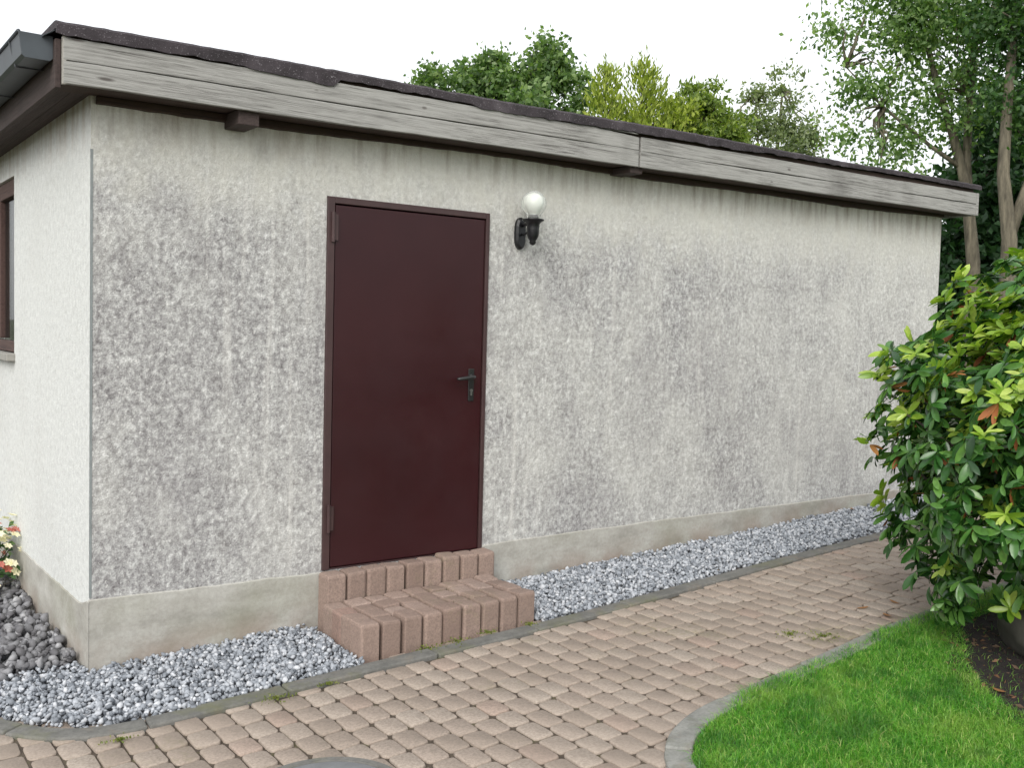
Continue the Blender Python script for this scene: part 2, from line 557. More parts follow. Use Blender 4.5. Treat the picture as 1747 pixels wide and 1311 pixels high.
# large ground sheet that follows the slope and reaches the horizon
xs = [-400, -60, -10, -1, 8, 14, 60, 400]
ys = [-400, -60, -8, 8, 60, 400]
gv = [(x, y, float(gz(x)) - 0.075) for y in ys for x in xs]
gf = [(j * len(xs) + i, j * len(xs) + i + 1, (j + 1) * len(xs) + i + 1, (j + 1) * len(xs) + i)
      for j in range(len(ys) - 1) for i in range(len(xs) - 1)]
gm = MB(); gm.add(gv, gf)
tag(gm.build('ground', mat_soil("rough_ground", lin(52, 66, 34), lin(74, 84, 46), lin(96, 92, 66))),
    'rough green ground around the building and garden', 'ground', kind='structure')

# kerb lines (centre lines), gravel side and lawn side
K1 = [(-0.82, 5.0), (-0.82, 1.0), (-0.75, 0.45), (-0.63, 0.0), (-0.50, -0.30), (-0.34, -0.56), (-0.17, -0.695), (0.05, -0.745), (0.4, -0.755), (1.2, -0.76),
      (2.4, -0.765), (3.6, -0.72), (5.2, -0.665), (9.0, -0.60)]
K2 = [(1.15, -4.6), (1.22, -3.4), (1.36, -2.75), (1.50, -2.38), (1.64, -2.22), (1.80, -2.13), (2.0, -2.075), (2.35, -2.04), (2.95, -1.99), (3.7, -1.93), (6.0, -1.86), (9.0, -1.8)]

def resample(P, step):
    P = [Vector((*p, 0)) for p in P]
    # Catmull-Rom then equal steps
    D = []
    for i in range(len(P) - 1):
        p0, p1, p2, p3 = P[max(i - 1, 0)], P[i], P[i + 1], P[min(i + 2, len(P) - 1)]
        for k in range(24):
            t = k / 24
            D.append(0.5 * ((2 * p1) + (p2 - p0) * t + (2 * p0 - 5 * p1 + 4 * p2 - p3) * t * t + (3 * p1 - p0 - 3 * p2 + p3) * t ** 3))
    D.append(P[-1])
    out, acc = [D[0]], 0
    for a, b in zip(D, D[1:]):
        acc += (b - a).length
        if acc >= step:
            out.append(b); acc = 0
    return out

def kerb(name, P, width, length, top, mat):
    """concrete edging stones set end to end along a line"""
    Q = resample(P, 0.05)
    mb = MB()
    n = max(1, round(length / 0.05))
    i = 0
    while i < len(Q) - 1:
        seg = Q[i:i + n + 1]
        if len(seg) < 2: break
        dz = rng.normal() * 0.003
        L, Rr = [], []
        for k, p in enumerate(seg):
            a = seg[max(k - 1, 0)]; b = seg[min(k + 1, len(seg) - 1)]
            d = (b - a).normalized(); nrm = Vector((-d.y, d.x, 0))
            q = p.copy()
            if k == 0: q += d * 0.003
            if k == len(seg) - 1: q -= d * 0.003
            L.append(q + nrm * width / 2); Rr.append(q - nrm * width / 2)
        vs, fs = [], []
        for l, r in zip(L, Rr):
            for p, zz in ((l, -0.12), (l, top), (r, top), (r, -0.12)):
                vs.append((p.x, p.y, float(gz(p.x)) + zz + (dz if zz > 0 else 0)))
        for k in range(len(L) - 1):
            o = 4 * k
            fs += [(o, o + 4, o + 5, o + 1), (o + 1, o + 5, o + 6, o + 2), (o + 2, o + 6, o + 7, o + 3)]
        fs += [(0, 1, 2, 3), tuple(4 * (len(L) - 1) + j for j in (3, 2, 1, 0))]
        mb.add(vs, fs)
        i += n
    return tag(mb.build(name, mat, bevel=0.008), kind='structure')

kerb('gravel_kerb', K1, 0.098, 0.5, 0.012, M_kerb)
kerb('lawn_kerb', K2, 0.105, 0.5, 0.016, M_kerb2)

# bedding under the pavers, the gravel base, the lawn and the planting bed
k1 = [(p.x, p.y) for p in resample(K1, 0.15)]
k2 = [(p.x, p.y) for p in resample(K2, 0.15)]
path_poly = k1 + list(reversed(k2)) + [(1.15, -9), (-6, -9), (-6, 5)]
sheet('path_bedding', path_poly, -0.0115, M_bed)
gravel_poly = k1 + [(9.0, 0.0), (0.0, 0.0), (0.0, 5.0)]
sheet('gravel_bedding', [p for p in k1] + [(9.0, 0.08), (0.08, 0.08), (0.08, 5.0)], -0.03, M_gbase)
lawn_poly = k2 + [(9.0, -8), (1.15, -8)]
sheet('lawn', lawn_poly, -0.006, M_turf)
bed_poly = [(3.78, -2.02), (3.52, -2.22), (3.28, -2.36), (3.02, -2.57), (2.86, -2.78), (2.82, -3.0), (3.0, -3.4), (3.5, -3.8), (4.4, -3.9), (5.2, -3.5), (5.6, -2.7), (5.4, -2.1), (4.6, -1.98)]
sheet('flower_bed', bed_poly, 0.010, M_soil)

# pavers: courses across the path, each stone with rounded corners and a chamfer
def paver_outline(w, l, r, k=3):
    pts = []
    for cx, cy, a0 in ((w / 2 - r, l / 2 - r, 0), (-w / 2 + r, l / 2 - r, 90), (-w / 2 + r, -l / 2 + r, 180), (w / 2 - r, -l / 2 + r, 270)):
        for j in range(k):
            a = math.radians(a0 + 90 * j / (k - 1))
            pts.append((cx + r * math.cos(a), cy + r * math.sin(a)))
    return np.array(pts)

PW, PL = 0.1095, 0.152
k2x = np.array(k2)
side_fun_x = None
def path_ok(x, y):
    return bool(in_poly(np.array([x]), np.array([y]), path_poly)[0])

PV, PF4, PFn = [], [], []
kb = 0
NP = 12
k1a, k2a = np.array(k1), np.array(k2)
for i in range(-24, 75):
    cx = 0.083 + i * PW
    off = -0.050 * i + rng.normal() * 0.008
    y = 4.0 + (off % PL)
    while y > -5.2:
        l = PL + rng.normal() * 0.004
        cy = y - l / 2
        y -= l
        if cx < -1.6 and cy > 2.0: continue
        if math.hypot(cx - 0.36, cy + 1.755) < 0.26: continue
        d1 = np.min(np.hypot(k1a[:, 0] - cx, k1a[:, 1] - cy))
        ok = path_ok(cx, cy)
        if not ok:
            if d1 > 0.13 and np.min(np.hypot(k2a[:, 0] - cx, k2a[:, 1] - cy)) > 0.13: continue
        o = paver_outline(PW - 0.0085 + rng.normal() * 0.0012, l - 0.0085, 0.021)
        o = o + rng.normal(size=o.shape) * 0.0010
        a = rng.normal() * 0.018
        ca, sa = math.cos(a), math.sin(a)
        o = o @ np.array([[ca, sa], [-sa, ca]])
        hz = rng.normal() * 0.0016 - 0.002 - (0.010 if not ok else 0)
        tx, ty = rng.normal(size=2) * 0.010
        rings = []
        for s, zz in ((1.0, -0.05), (1.0, -0.006), (0.975, -0.0014), (0.94, 0.0)):
            q = o * s
            px, py = q[:, 0] + cx, q[:, 1] + cy
            rings.append(np.stack([px, py, gz(px) + hz + zz + q[:, 0] * tx + q[:, 1] * ty], axis=1))
        PV.append(np.concatenate(rings))
        idx = np.arange(NP)
        for r_ in range(3):
            PF4.append(np.stack([kb + r_ * NP + idx, kb + r_ * NP + (idx + 1) % NP, kb + (r_ + 1) * NP + (idx + 1) % NP, kb + (r_ + 1) * NP + idx], axis=1))
        PFn.append((kb + 3 * NP + idx)[None])
        kb += 4 * NP
o = np_mesh('path', np.concatenate(PV), [np.concatenate(PF4), np.concatenate(PFn)], M_paver)
tag(o, 'beige block paved path curving past the building', 'path', kind='structure')

# ------------------------------------------------------------------ stones
def stone_bases(sub, n, rough, flat=(1, 0.8, 0.6)):
    V, F = ico(sub)
    B = []
    for _ in range(n):
        W = V.copy()
        for _ in range(4):                                  # chop facets off
            d = rng.normal(size=3); d /= np.linalg.norm(d)
            h = rng.uniform(0.45, 0.85)
            pr = W @ d
            W = W - np.maximum(pr - h, 0)[:, None] * d
        W = W * (1 + rng.normal(size=(len(W), 1)) * rough) * np.array(flat)
        B.append(W)
    return np.array(B), F

step_keep = [(1.06, -0.80), (2.155, -0.80), (2.165, -0.14), (2.245, -0.13), (2.25, 0.05), (1.12, 0.05)]
def scatter_stones(name, poly, n, smin, smax, lift, sub, m, label, cat, skip=None, bump=0.0):
    P = np.array(poly)
    lo, hi = P.min(0), P.max(0)
    x = rng.uniform(lo[0], hi[0], n * 4); y = rng.uniform(lo[1], hi[1], n * 4)
    k = in_poly(x, y, poly)
    if skip is not None: k &= ~in_poly(x, y, skip)
    x, y = x[k][:n], y[k][:n]
    z = gz(x) + rng.uniform(-0.014, lift, len(x)) + bump * (0.5 + smooth_noise(x * 5, y * 5, 3))
    B, F = stone_bases(sub, 20, 0.11)
    s = smin + (smax - smin) * rng.beta(1.4, 3.0, len(x))
    S = s[:, None] * rng.uniform(0.75, 1.2, size=(len(x), 3))
    V, FF = replicate(B, F, np.stack([x, y, z], axis=1), S, rot_matrices(len(x)), rng.integers(0, len(B), len(x)))
    o = np_mesh(name, V, [FF], m)
    return tag(o, label, cat, kind='stuff')

gp_in = [(p[0] + 0.0, p[1] + 0.062) for p in k1 if p[1] < -0.5]
gp_in = [(x, y) for x, y in gp_in]
white_poly = [(-0.58, 0.10), (-0.44, -0.28), (-0.29, -0.50), (-0.15, -0.63)] + [(p[0], p[1] + 0.050 + 0.012 * math.sin(p[0] * 17)) for p in k1 if p[0] > 0.0] + [(9.0, -0.01), (0.0, -0.01), (-0.03, 0.16)]
scatter_stones('gravel', white_poly, 27000, 0.008, 0.028, 0.022, 1, M_gravel,
               'pale grey crushed stone chippings in the strip along the wall', 'gravel', step_keep, 0.008)
dark_poly = [(-0.02, 0.14), (-0.60, 0.08), (-0.70, 0.45), (-0.76, 1.0), (-0.76, 4.4), (-0.02, 4.4)]
scatter_stones('rock_bed', dark_poly, 4600, 0.018, 0.050, 0.05, 1, M_rock,
               'dark grey lava stones heaped beside the end wall', 'rocks', None, 0.02)

# ------------------------------------------------------------------ grass
def blades(name, poly, n, hmin, hmax, w, m, label, skip=None, lean=0.6, kind='stuff', near=None):
    P = np.array(poly); lo, hi = P.min(0), P.max(0)
    x = rng.uniform(lo[0], hi[0], n * 3); y = rng.uniform(lo[1], hi[1], n * 3)
    k = in_poly(x, y, poly)
    if skip is not None:
        ins = in_poly(x, y, skip)
        k &= ~ins | (rng.random(len(x)) < 0.02)
    x, y = x[k][:n], y[k][:n]
    n = len(x)
    tuft = smooth_noise(x * 6, y * 6, 11)
    h = rng.uniform(hmin, hmax, n) * (1 + 0.50 * tuft)
    az = rng.uniform(0, 2 * np.pi, n) + 0.8 * smooth_noise(x * 4, y * 4, 5)
    ln = np.abs(rng.normal(0.45, 0.3, n)) * lean
    d = np.stack([np.cos(az), np.sin(az), np.zeros(n)], 1)
    pz = rng.uniform(0, np.pi, n)
    sd = np.stack([np.cos(pz), np.sin(pz), np.zeros(n)], 1) * (w * rng.uniform(0.6, 1.3, n))[:, None]
    base = np.stack([x, y, gz(x) - 0.01], 1)
    up = np.array([0, 0, 1.0])
    mid = base + up * (h * 0.6)[:, None] + d * (h * ln * 0.35)[:, None]
    tip = base + up * (h * (1 - 0.25 * ln))[:, None] + d * (h * ln)[:, None]
    V = np.stack([base - sd, base + sd, mid + sd * 0.75, mid - sd * 0.75, tip], 1).reshape(-1, 3)
    b = np.arange(n)[:, None] * 5
    o = np_mesh(name, V, [b + np.array([[0, 1, 2, 3]]), b + np.array([[3, 2, 4]])], m)
    return tag(o, label, 'grass', kind=kind)

def mat_grass():
    t = NT("lawn_grass_blades")
    i = t.island()
    col = t.ramp(i, [(0.0, lin(46, 100, 30)), (0.3, lin(72, 138, 38)), (0.6, lin(100, 164, 52)), (0.85, lin(134, 186, 76)), (0.95, lin(178, 200, 120)), (1.0, lin(196, 186, 130))])
    p1 = t.noise(3.2, 3, 0.6)
    col = t.mix(t.rampv(p1, 0.50, 0.68, 0, 0.55), col, lin(150, 178, 84))
    p2 = t.noise(4.5, 3, 0.6, v=t.map((1, 1, 1), (4, 8, 0)))
    col = t.mix(t.rampv(p2, 0.52, 0.68, 0, 0.6), col, lin(44, 104, 36))
    t.set(Base_Color=col, Roughness=0.42)
    t.translucent(t.mix(1.0, col, (1.5, 1.7, 0.6, 1), 'MULTIPLY'), 0.35)
    return t.m
M_grass = mat_grass()
bed_in = [(4.3 + (x - 4.3) * 0.92 + 0.03 * math.sin(y * 17), -2.9 + (y + 2.9) * 0.90) for x, y in bed_poly]
gr_poly = [(x + 0.02, y - (0.045 if x < 1.9 else 0.045 - 0.05 * min(1, (x - 1.9) / 0.3)) + 0.012 * math.sin(x * 21)) for x, y in k2 if x < 6.5] + [(6.4, -5.2), (1.2, -5.2)]
near_poly = [p for p in gr_poly if p[1] > -3.4 and p[0] < 4.8] + [(4.8, -3.4), (1.33, -3.4)]
blades('grass', near_poly, 120000, 0.022, 0.062, 0.0013, M_grass, 'short bright green lawn grass beside the paved path', bed_in, 1.7)

# ------------------------------------------------------------------ the building
shed = empty('garden_building', (0, 0, 0),
             'long low white rendered outbuilding with grey weathered fascia and brown steel door', 'building')
WX, WD, WT = 6.995, 5.0, 2.70
RISE = 0.0113
DX0, DX1, DZ0, DZ1 = 1.178, 2.218, 0.343, 2.345
WY0, WY1, WZ0, WZ1 = 1.87, 3.15, 1.41, 2.52

def ztop(x): return WT + RISE * x
mb = MB()
def quad(a, b, c, d, mi=0): mb.add([a, b, c, d], [(0, 1, 2, 3)], mi)
# front face round the door opening
quad((0, 0, 0), (DX0, 0, 0), (DX0, 0, ztop(DX0)), (0, 0, ztop(0)))
quad((DX0, 0, 0), (DX1, 0, 0), (DX1, 0, DZ0), (DX0, 0, DZ0))
quad((DX0, 0, DZ1), (DX1, 0, DZ1), (DX1, 0, ztop(DX1)), (DX0, 0, ztop(DX0)))
quad((DX1, 0, 0), (WX, 0, 0), (WX, 0, ztop(WX)), (DX1, 0, ztop(DX1)))
# door reveals
for a, b in (((DX0, DZ0), (DX0, DZ1)), ((DX0, DZ1), (DX1, DZ1)), ((DX1, DZ1), (DX1, DZ0)), ((DX1, DZ0), (DX0, DZ0))):
    quad((a[0], 0, a[1]), (b[0], 0, b[1]), (b[0], 0.24, b[1]), (a[0], 0.24, a[1]))
# end wall round the window
quad((0, 0, 0), (0, WY0, 0), (0, WY0, WT), (0, 0, WT), 1)
quad((0, WY0, 0), (0, WY1, 0), (0, WY1, WZ0), (0, WY0, WZ0), 1)
quad((0, WY0, WZ1), (0, WY1, WZ1), (0, WY1, WT), (0, WY0, WT), 1)
quad((0, WY1, 0), (0, WD, 0), (0, WD, WT), (0, WY1, WT), 1)
for a, b in (((WY0, WZ0), (WY0, WZ1)), ((WY0, WZ1), (WY1, WZ1)), ((WY1, WZ1), (WY1, WZ0)), ((WY1, WZ0), (WY0, WZ0))):
    quad((0, a[0], a[1]), (0, b[0], b[1]), (0.24, b[0], b[1]), (0.24, a[0], a[1]), 1)
# far end and back
quad((WX, 0, 0), (WX, WD, 0), (WX, WD, ztop(WX)), (WX, 0, ztop(WX)), 1)
quad((0, WD, 0), (WX, WD, 0), (WX, WD, ztop(WX)), (0, WD, WT), 1)
wall = mb.build('wall', [M_front, M_side], shed)

# cement plinth, a few millimetres proud, with a hand-made upper edge
def plinth_strip(mb, path, ztops, out):
    n = len(path)
    vs = []
    for (x, y), zt in zip(path, ztops):
        vs += [(x, y, -0.2), (x, y, zt - 0.005), (x + out[0], y + out[1], zt)]
    fs = []
    for i in range(n - 1):
        o_ = 3 * i
        fs += [(o_, o_ + 3, o_ + 4, o_ + 1), (o_ + 1, o_ + 4, o_ + 5, o_ + 2)]
    mb.add(vs, fs)
mb = MB()
def ptop(x):
    base = np.interp(x, [0, 1.1, 2.2, 3.5, 7], [0.350, 0.336, 0.372, 0.384, 0.386])
    return base + 0.0025 * math.sin(x * 9.0) * math.sin(x * 2.3) + rng.normal() * 0.0012
for xa, xb in ((-0.006, DX0 - 0.002), (DX1 + 0.002, WX + 0.006)):
    X = np.linspace(xa, xb, int((xb - xa) / 0.05) + 2)
    plinth_strip(mb, [(x, -0.007) for x in X], [ptop(x) for x in X], (0, 0.007))
Y = np.linspace(-0.010, WD, 80)
plinth_strip(mb, [(-0.006, y) for y in Y], [np.interp(y, [0, 0.2, 1.3, 5], [0.345, 0.295, 0.275, 0.27]) + rng.normal() * 0.003 for y in Y], (0.006, 0))
X = np.linspace(-0.010, 5.0, 60)
plinth_strip(mb, [(WX + 0.006, y) for y in X], [0.386] * 60, (-0.006, 0))
mb.build('plinth', M_plinth, shed)

MB().box(-0.002, 0.009, -0.0025, 0.001, 0.36, 2.44).build('corner_bead', M_bead, shed)

# roof: soffit boards, purlins, fascia boards, felt
FY0, FY1 = -0.222, -0.196
XL, XR = -0.164, 7.176
mb = MB()
for k, (ya, yb) in enumerate(((-0.194, -0.102), (-0.098, -0.004))):
    mb.box(XL + 0.01, XR - 0.02, ya, yb, 2.678 + 0.002 * k, 2.70, RISE)
mb.build('soffit_board', M_brownwood, shed)
mb = MB()
for ya, yb in ((-0.004, 5.1),):
    mb.box(-0.160, -0.083, ya, yb, 2.682, 2.70)
    mb.box(-0.079, -0.004, ya, yb, 2.684, 2.70)
mb.build('soffit_board', M_brownwood_y, shed)
MB().box(-0.190, -0.1665, -0.19, 5.15, 2.655, 2.86).build('eave_board', M_brownwood_y, shed, bevel=0.002)
for xc, zb in ((0.672, 2.612), (3.20, 2.668)):
    MB().box(xc - 0.052, xc + 0.052, -0.192, 0.0, zb + RISE * 0, 2.676 + RISE * (xc - 0.065)).build('rafter', M_brownwood_y, shed, bevel=0.004)
# wall plate at the left; the rest is a dark strip standing for eave shade
X = np.linspace(0.02, WX - 0.01, 120)
vs, fs = [], []
for x in X:
    zt = 2.677 + RISE * x
    zb = zt - 0.030 - 0.012 * math.sin(x * 1.9 + 0.6) * math.sin(x * 0.7) - abs(rng.normal()) * 0.002
    vs += [(x, -0.026, zb), (x, -0.026, zt), (x, -0.001, zt), (x, -0.001, zb - 0.002)]
for i in range(len(X) - 1):
    fs += [(4 * i + j, 4 * i + (j + 1) % 4, 4 * i + 4 + (j + 1) % 4, 4 * i + 4 + j) for j in range(4)]
fs += [(0, 1, 2, 3), tuple(4 * (len(X) - 1) + j for j in (3, 2, 1, 0))]
mb = MB(); mb.add(vs, fs)
mb.build('wall_plate_and_shade', M_brownwood, shed)

def board(x0, x1, za, zb, name='fascia_board', ragged=0.0, y0=FY0, y1=FY1):
    """a weathered board with slightly uneven edges"""
    n = max(2, int((x1 - x0) / 0.12))
    X = np.linspace(x0, x1, n + 1)
    w1 = 0.0022 * np.sin(X * 3.1 + za * 50) + rng.normal(size=n + 1) * 0.0008
    w2 = 0.0022 * np.sin(X * 2.3 + zb * 30) + rng.normal(size=n + 1) * 0.0008 - ragged * np.clip((X - x0) / (x1 - x0) - 0.9, 0, 1) * 10
    vs = []
    for x, a, b in zip(X, w1, w2):
        yy = 0.002 * math.sin(x * 1.7 + za * 9)
        for y in (y0 + yy, y1 + yy):
            vs += [(x, y, za + RISE * x + a), (x, y, zb + RISE * x + b)]
    fs = []
    for i in range(n):
        o_ = 4 * i
        fs += [(o_, o_ + 4, o_ + 5, o_ + 1), (o_ + 2, o_ + 3, o_ + 7, o_ + 6), (o_ + 1, o_ + 5, o_ + 7, o_ + 3), (o_, o_ + 2, o_ + 6, o_ + 4)]
    fs += [(0, 1, 3, 2), (4 * n, 4 * n + 2, 4 * n + 3, 4 * n + 1)]
    m = MB(); m.add(vs, fs)
    return m.build(name, M_fascia, shed, bevel=0.003)
FB = 2.6705
board(XL, 3.188, FB, FB + 0.0965)
board(XL, 3.186, FB + 0.1010, FB + 0.198, ragged=0.018)
board(3.203, XR - 0.036, FB - 0.001, FB + 0.0925)
board(3.206, XR - 0.036, FB + 0.0965, FB + 0.186)
# split sliver lifted from the upper board
MB().add([(2.75, -0.224, 2.898), (3.17, -0.232, 2.902), (3.17, -0.222, 2.914), (2.75, -0.220, 2.902), (2.75, -0.212, 2.898), (3.17, -0.212, 2.902), (3.17, -0.212, 2.914), (2.75, -0.212, 2.902)],
         [(0, 1, 2, 3), (4, 7, 6, 5), (0, 4, 5, 1), (3, 2, 6, 7), (0, 3, 7, 4), (1, 5, 6, 2)]).build('fascia_splinter', M_fascia, shed)
MB().box(XR - 0.034, XR, FY0 - 0.004, 5.15, FB - 0.002, FB + 0.188, RISE).build('barge_board', M_fascia, shed, bevel=0.003)
# end-grain edge of the return board at the left corner
MB().box(XL - 0.002, XL + 0.012, FY0 + 0.0, FY1, FB - 0.001, FB + 0.2, RISE).build('barge_board', mat_wood("pale_board_end", lin(170, 167, 160), lin(154, 151, 144), lin(108, 103, 97)), shed)

# felt roof: a slab whose front edge hangs unevenly over the boards
X = np.linspace(XL - 0.03, XR + 0.02, 190)
top = 2.930 + RISE * X + 0.004 * np.sin(X * 2.2) + rng.normal(size=len(X)) * 0.0012
thick = np.interp(X, [-0.2, 0.55, 0.75, 1.10, 1.115, 1.9, 2.0, 2.6, 3.05, 3.2, 3.35, 4.2, 4.4, 5.5, 7.2],
                  [0.058, 0.060, 0.074, 0.084, 0.046, 0.050, 0.066, 0.060, 0.058, 0.060, 0.062, 0.056, 0.040, 0.036, 0.045])
thick = thick + rng.normal(size=len(X)) * 0.002
lipy = FY0 - 0.014 + 0.006 * np.sin(X * 1.3) + rng.normal(size=len(X)) * 0.0012
vs, fs = [], []
for x, t_, h_, yl in zip(X, top, thick, lipy):
    vs += [(x, 5.2, t_), (x, yl + 0.05, t_ + 0.004), (x, yl + 0.014, t_), (x, yl, t_ - 0.012), (x, yl + 0.002, t_ - h_), (x, yl + 0.012, t_ - h_), (x, yl + 0.022, t_ - 0.030), (x, 5.2, t_ - 0.030)]
for i in range(len(X) - 1):
    for j in range(7):
        a = 8 * i + j
        fs.append((a, a + 1, a + 9, a + 8))
    fs.append((8 * i + 7, 8 * i, 8 * i + 8, 8 * i + 15))
fs += [tuple(range(8)), tuple(8 * (len(X) - 1) + j for j in range(7, -1, -1))]
mb = MB(); mb.add(vs, fs)
mb.build('roof_felt', M_felt, shed)
# dark decking between soffit and felt
MB().box(XL + 0.012, XR - 0.04, FY1 + 0.003, 5.1, 2.703, 2.892, RISE).build('roof_deck', M_brownwood, shed)

# gutter along the left eave
def gutter():
    x0, x1, zt, zb_ = -0.192, -0.325, 2.872, 2.770            # back, front, rim, bottom
    ya, yb = -0.145, 5.1
    outer = [(x0, zt), (x0, zb_ + 0.012), (x0 - 0.012, zb_), (x1 + 0.026, zb_), (x1 + 0.012, zb_ + 0.012), (x1, zt)]
    inner = [(x1 + 0.004, zt), (x1 + 0.016, zb_ + 0.014), (x1 + 0.027, zb_ + 0.004), (x0 - 0.014, zb_ + 0.004), (x0 - 0.004, zb_ + 0.014), (x0 - 0.004, zt)]
    P = outer + inner
    k = len(P)
    m = MB()
    m.add([(x, ya, z) for x, z in P] + [(x, yb, z) for x, z in P], [(i, (i + 1) % k, k + (i + 1) % k, k + i) for i in range(k)])
    g = m.build('gutter', M_gutter, shed)
    m = MB(); m.tube([(x1, ya, zt + 0.003), (x1, yb, zt + 0.003)], 0.009, 8)
    m.build('gutter_bead', M_gutter, g, smooth=True)
    cap = [(x + (0.002 if x > -0.25 else -0.002), z + (0.003 if z > 2.82 else -0.002)) for x, z in outer]
    k = len(cap)
    m = MB()
    m.add([(x, ya - 0.007, z) for x, z in cap] + [(x, ya + 0.003, z) for x, z in cap],
          [tuple(range(k)), tuple(range(2 * k - 1, k - 1, -1))] + [(i, (i + 1) % k, k + (i + 1) % k, k + i) for i in range(k)])
    m.build('gutter_cap', M_gutter, g, bevel=0.002)
    for y in (0.05, 0.75, 1.45, 2.15, 2.85, 3.55, 4.25, 4.95):
        m = MB()
        o2 = [(x0 + 0.003, zt), (x0 + 0.003, zb_ - 0.003), (x1 + 0.022, zb_ - 0.004), (x1 - 0.004, zt)]
        m.tube([(x, y, z) for x, z in o2], 0.004, 6)
        m.build('gutter_bracket', M_gutterd, g)
gutter()
# flashing strip from the felt into the gutter
MB().add([(-0.235, -0.19, 2.868), (-0.235, 5.1, 2.868), (-0.15, 5.1, 2.922), (-0.15, -0.19, 2.922), (-0.235, -0.19, 2.864), (-0.235, 5.1, 2.864), (-0.15, 5.1, 2.918), (-0.15, -0.19, 2.918)],
         [(0, 1, 2, 3), (4, 7, 6, 5), (0, 4, 5, 1), (2, 6, 7, 3), (0, 3, 7, 4), (1, 5, 6, 2)]).build('roof_flashing', M_gutter, shed)

# door: leaf with frame, hinges, handle and lock plate
leaf = MB().box(DX0 + 0.048, DX1 - 0.030, -0.004, 0.04, DZ0 + 0.012, DZ1 - 0.042).build('door', M_door, shed, bevel=0.006, seg=3)
mb = MB()
mb.box(DX0 + 0.001, DX0 + 0.042, -0.012, 0.10, DZ0 + 0.002, DZ1 - 0.001)
mb.box(DX1 - 0.026, DX1 - 0.001, -0.012, 0.10, DZ0 + 0.002, DZ1 - 0.001)
mb.box(DX0 + 0.0425, DX1 - 0.0265, -0.012, 0.10, DZ1 - 0.036, DZ1 - 0.001)
mb.box(DX0 + 0.0425, DX1 - 0.0265, -0.006, 0.10, DZ0 + 0.002, DZ0 + 0.008)
mb.build('door_frame', M_frame, leaf, bevel=0.003)
MB().box(DX0 + 0.0425, DX1 - 0.0265, 0.046, 0.06, DZ0 + 0.01, DZ1 - 0.037).build('door_rebate', M_black, leaf)
for za, zb in ((2.105, 2.262), (0.55, 0.70)):
    m = MB(); m.tube([(DX0 + 0.030, -0.018, za), (DX0 + 0.030, -0.018, zb)], 0.0105, 10)
    m.box(DX0 + 0.028, DX0 + 0.060, -0.016, -0.012, za + 0.01, zb - 0.01)
    m.build('hinge', M_frame, leaf, smooth=False)
hx, hz_ = 2.112, 1.385
m = MB()
prof = [(0.018, 0.0), (0.019, 0.004), (0.016, 0.008), (0.010, 0.010)]
m.tube([(hx, -0.004, hz_), (hx, -0.020, hz_)], [0.016, 0.012], 14)
m.tube([(hx, -0.016, hz_), (hx, -0.040, hz_), (hx - 0.006, -0.052, hz_), (hx - 0.022, -0.057, hz_ - 0.001), (hx - 0.06, -0.057, hz_ - 0.006), (hx - 0.112, -0.053, hz_ - 0.012), (hx - 0.122, -0.046, hz_ - 0.013)],
       [0.0095, 0.0095, 0.0105, 0.0115, 0.0115, 0.010, 0.007], 12)
m.build('handle', M_handle, leaf, smooth=True)
m = MB()
m.box(hx - 0.019, hx + 0.019, -0.011, -0.0045, hz_ - 0.145, hz_ + 0.045)
pl = m.build('lock_plate', M_handle, leaf, bevel=0.008, seg=3)
m = MB(); m.tube([(hx, -0.008, hz_ - 0.082), (hx, -0.0165, hz_ - 0.082)], 0.0088, 14)
m.box(hx - 0.005, hx + 0.005, -0.0155, -0.008, hz_ - 0.112, hz_ - 0.086)
m.build('lock_cylinder', M_cylinder, leaf)

# window in the end wall
m = MB()
fx0, fx1 = 0.018, 0.078
for ya, yb, za, zb in ((WY0, WY0 + 0.034, WZ0 + 0.03, WZ1), (WY1 - 0.075, WY1, WZ0 + 0.03, WZ1), (WY0 + 0.0345, WY1 - 0.0755, WZ1 - 0.105, WZ1), (WY0 + 0.0345, WY1 - 0.0755, WZ0 + 0.03, WZ0 + 0.10),
                       ((WY0 + WY1) / 2 - 0.045, (WY0 + WY1) / 2 + 0.045, WZ0 + 0.1105, WZ1 - 0.0855)):
    m.box(fx0, fx1, ya + 0.001, yb - 0.001, za, zb - 0.001)
win = m.build('window', M_winframe, shed, bevel=0.006)
t = NT("window_glass")
t.set(Base_Color=lin(32, 40, 40), Roughness=0.04)
t.b.inputs['Alpha'].default_value = 0.40
t.b.inputs['Specular IOR Level'].default_value = 0.8
for ya, yb in ((WY0 + 0.03, (WY0 + WY1) / 2 - 0.04), ((WY0 + WY1) / 2 + 0.04, WY1 - 0.07)):
    MB().box(0.046, 0.052, ya, yb, WZ0 + 0.10, WZ1 - 0.08).build('pane', t.m, win)
m = MB()
Y = np.linspace(WY0 + 0.02, WY1 - 0.02, 90)
vs = []
for y in Y:
    x = 0.12 + 0.018 * math.sin(y * 62) + 0.008 * math.sin(y * 23)
    vs += [(x, y, WZ0 + 0.02), (x, y, WZ1)]
m.add(vs, [(2 * i, 2 * i + 2, 2 * i + 3, 2 * i + 1) for i in range(len(Y) - 1)])
m.build('curtain', M_curtain, win)
MB().box(-0.050, 0.017, WY0 - 0.03, WY1 + 0.03, WZ0 - 0.02, WZ0 + 0.028).build('sill', M_sill, win, bevel=0.006)

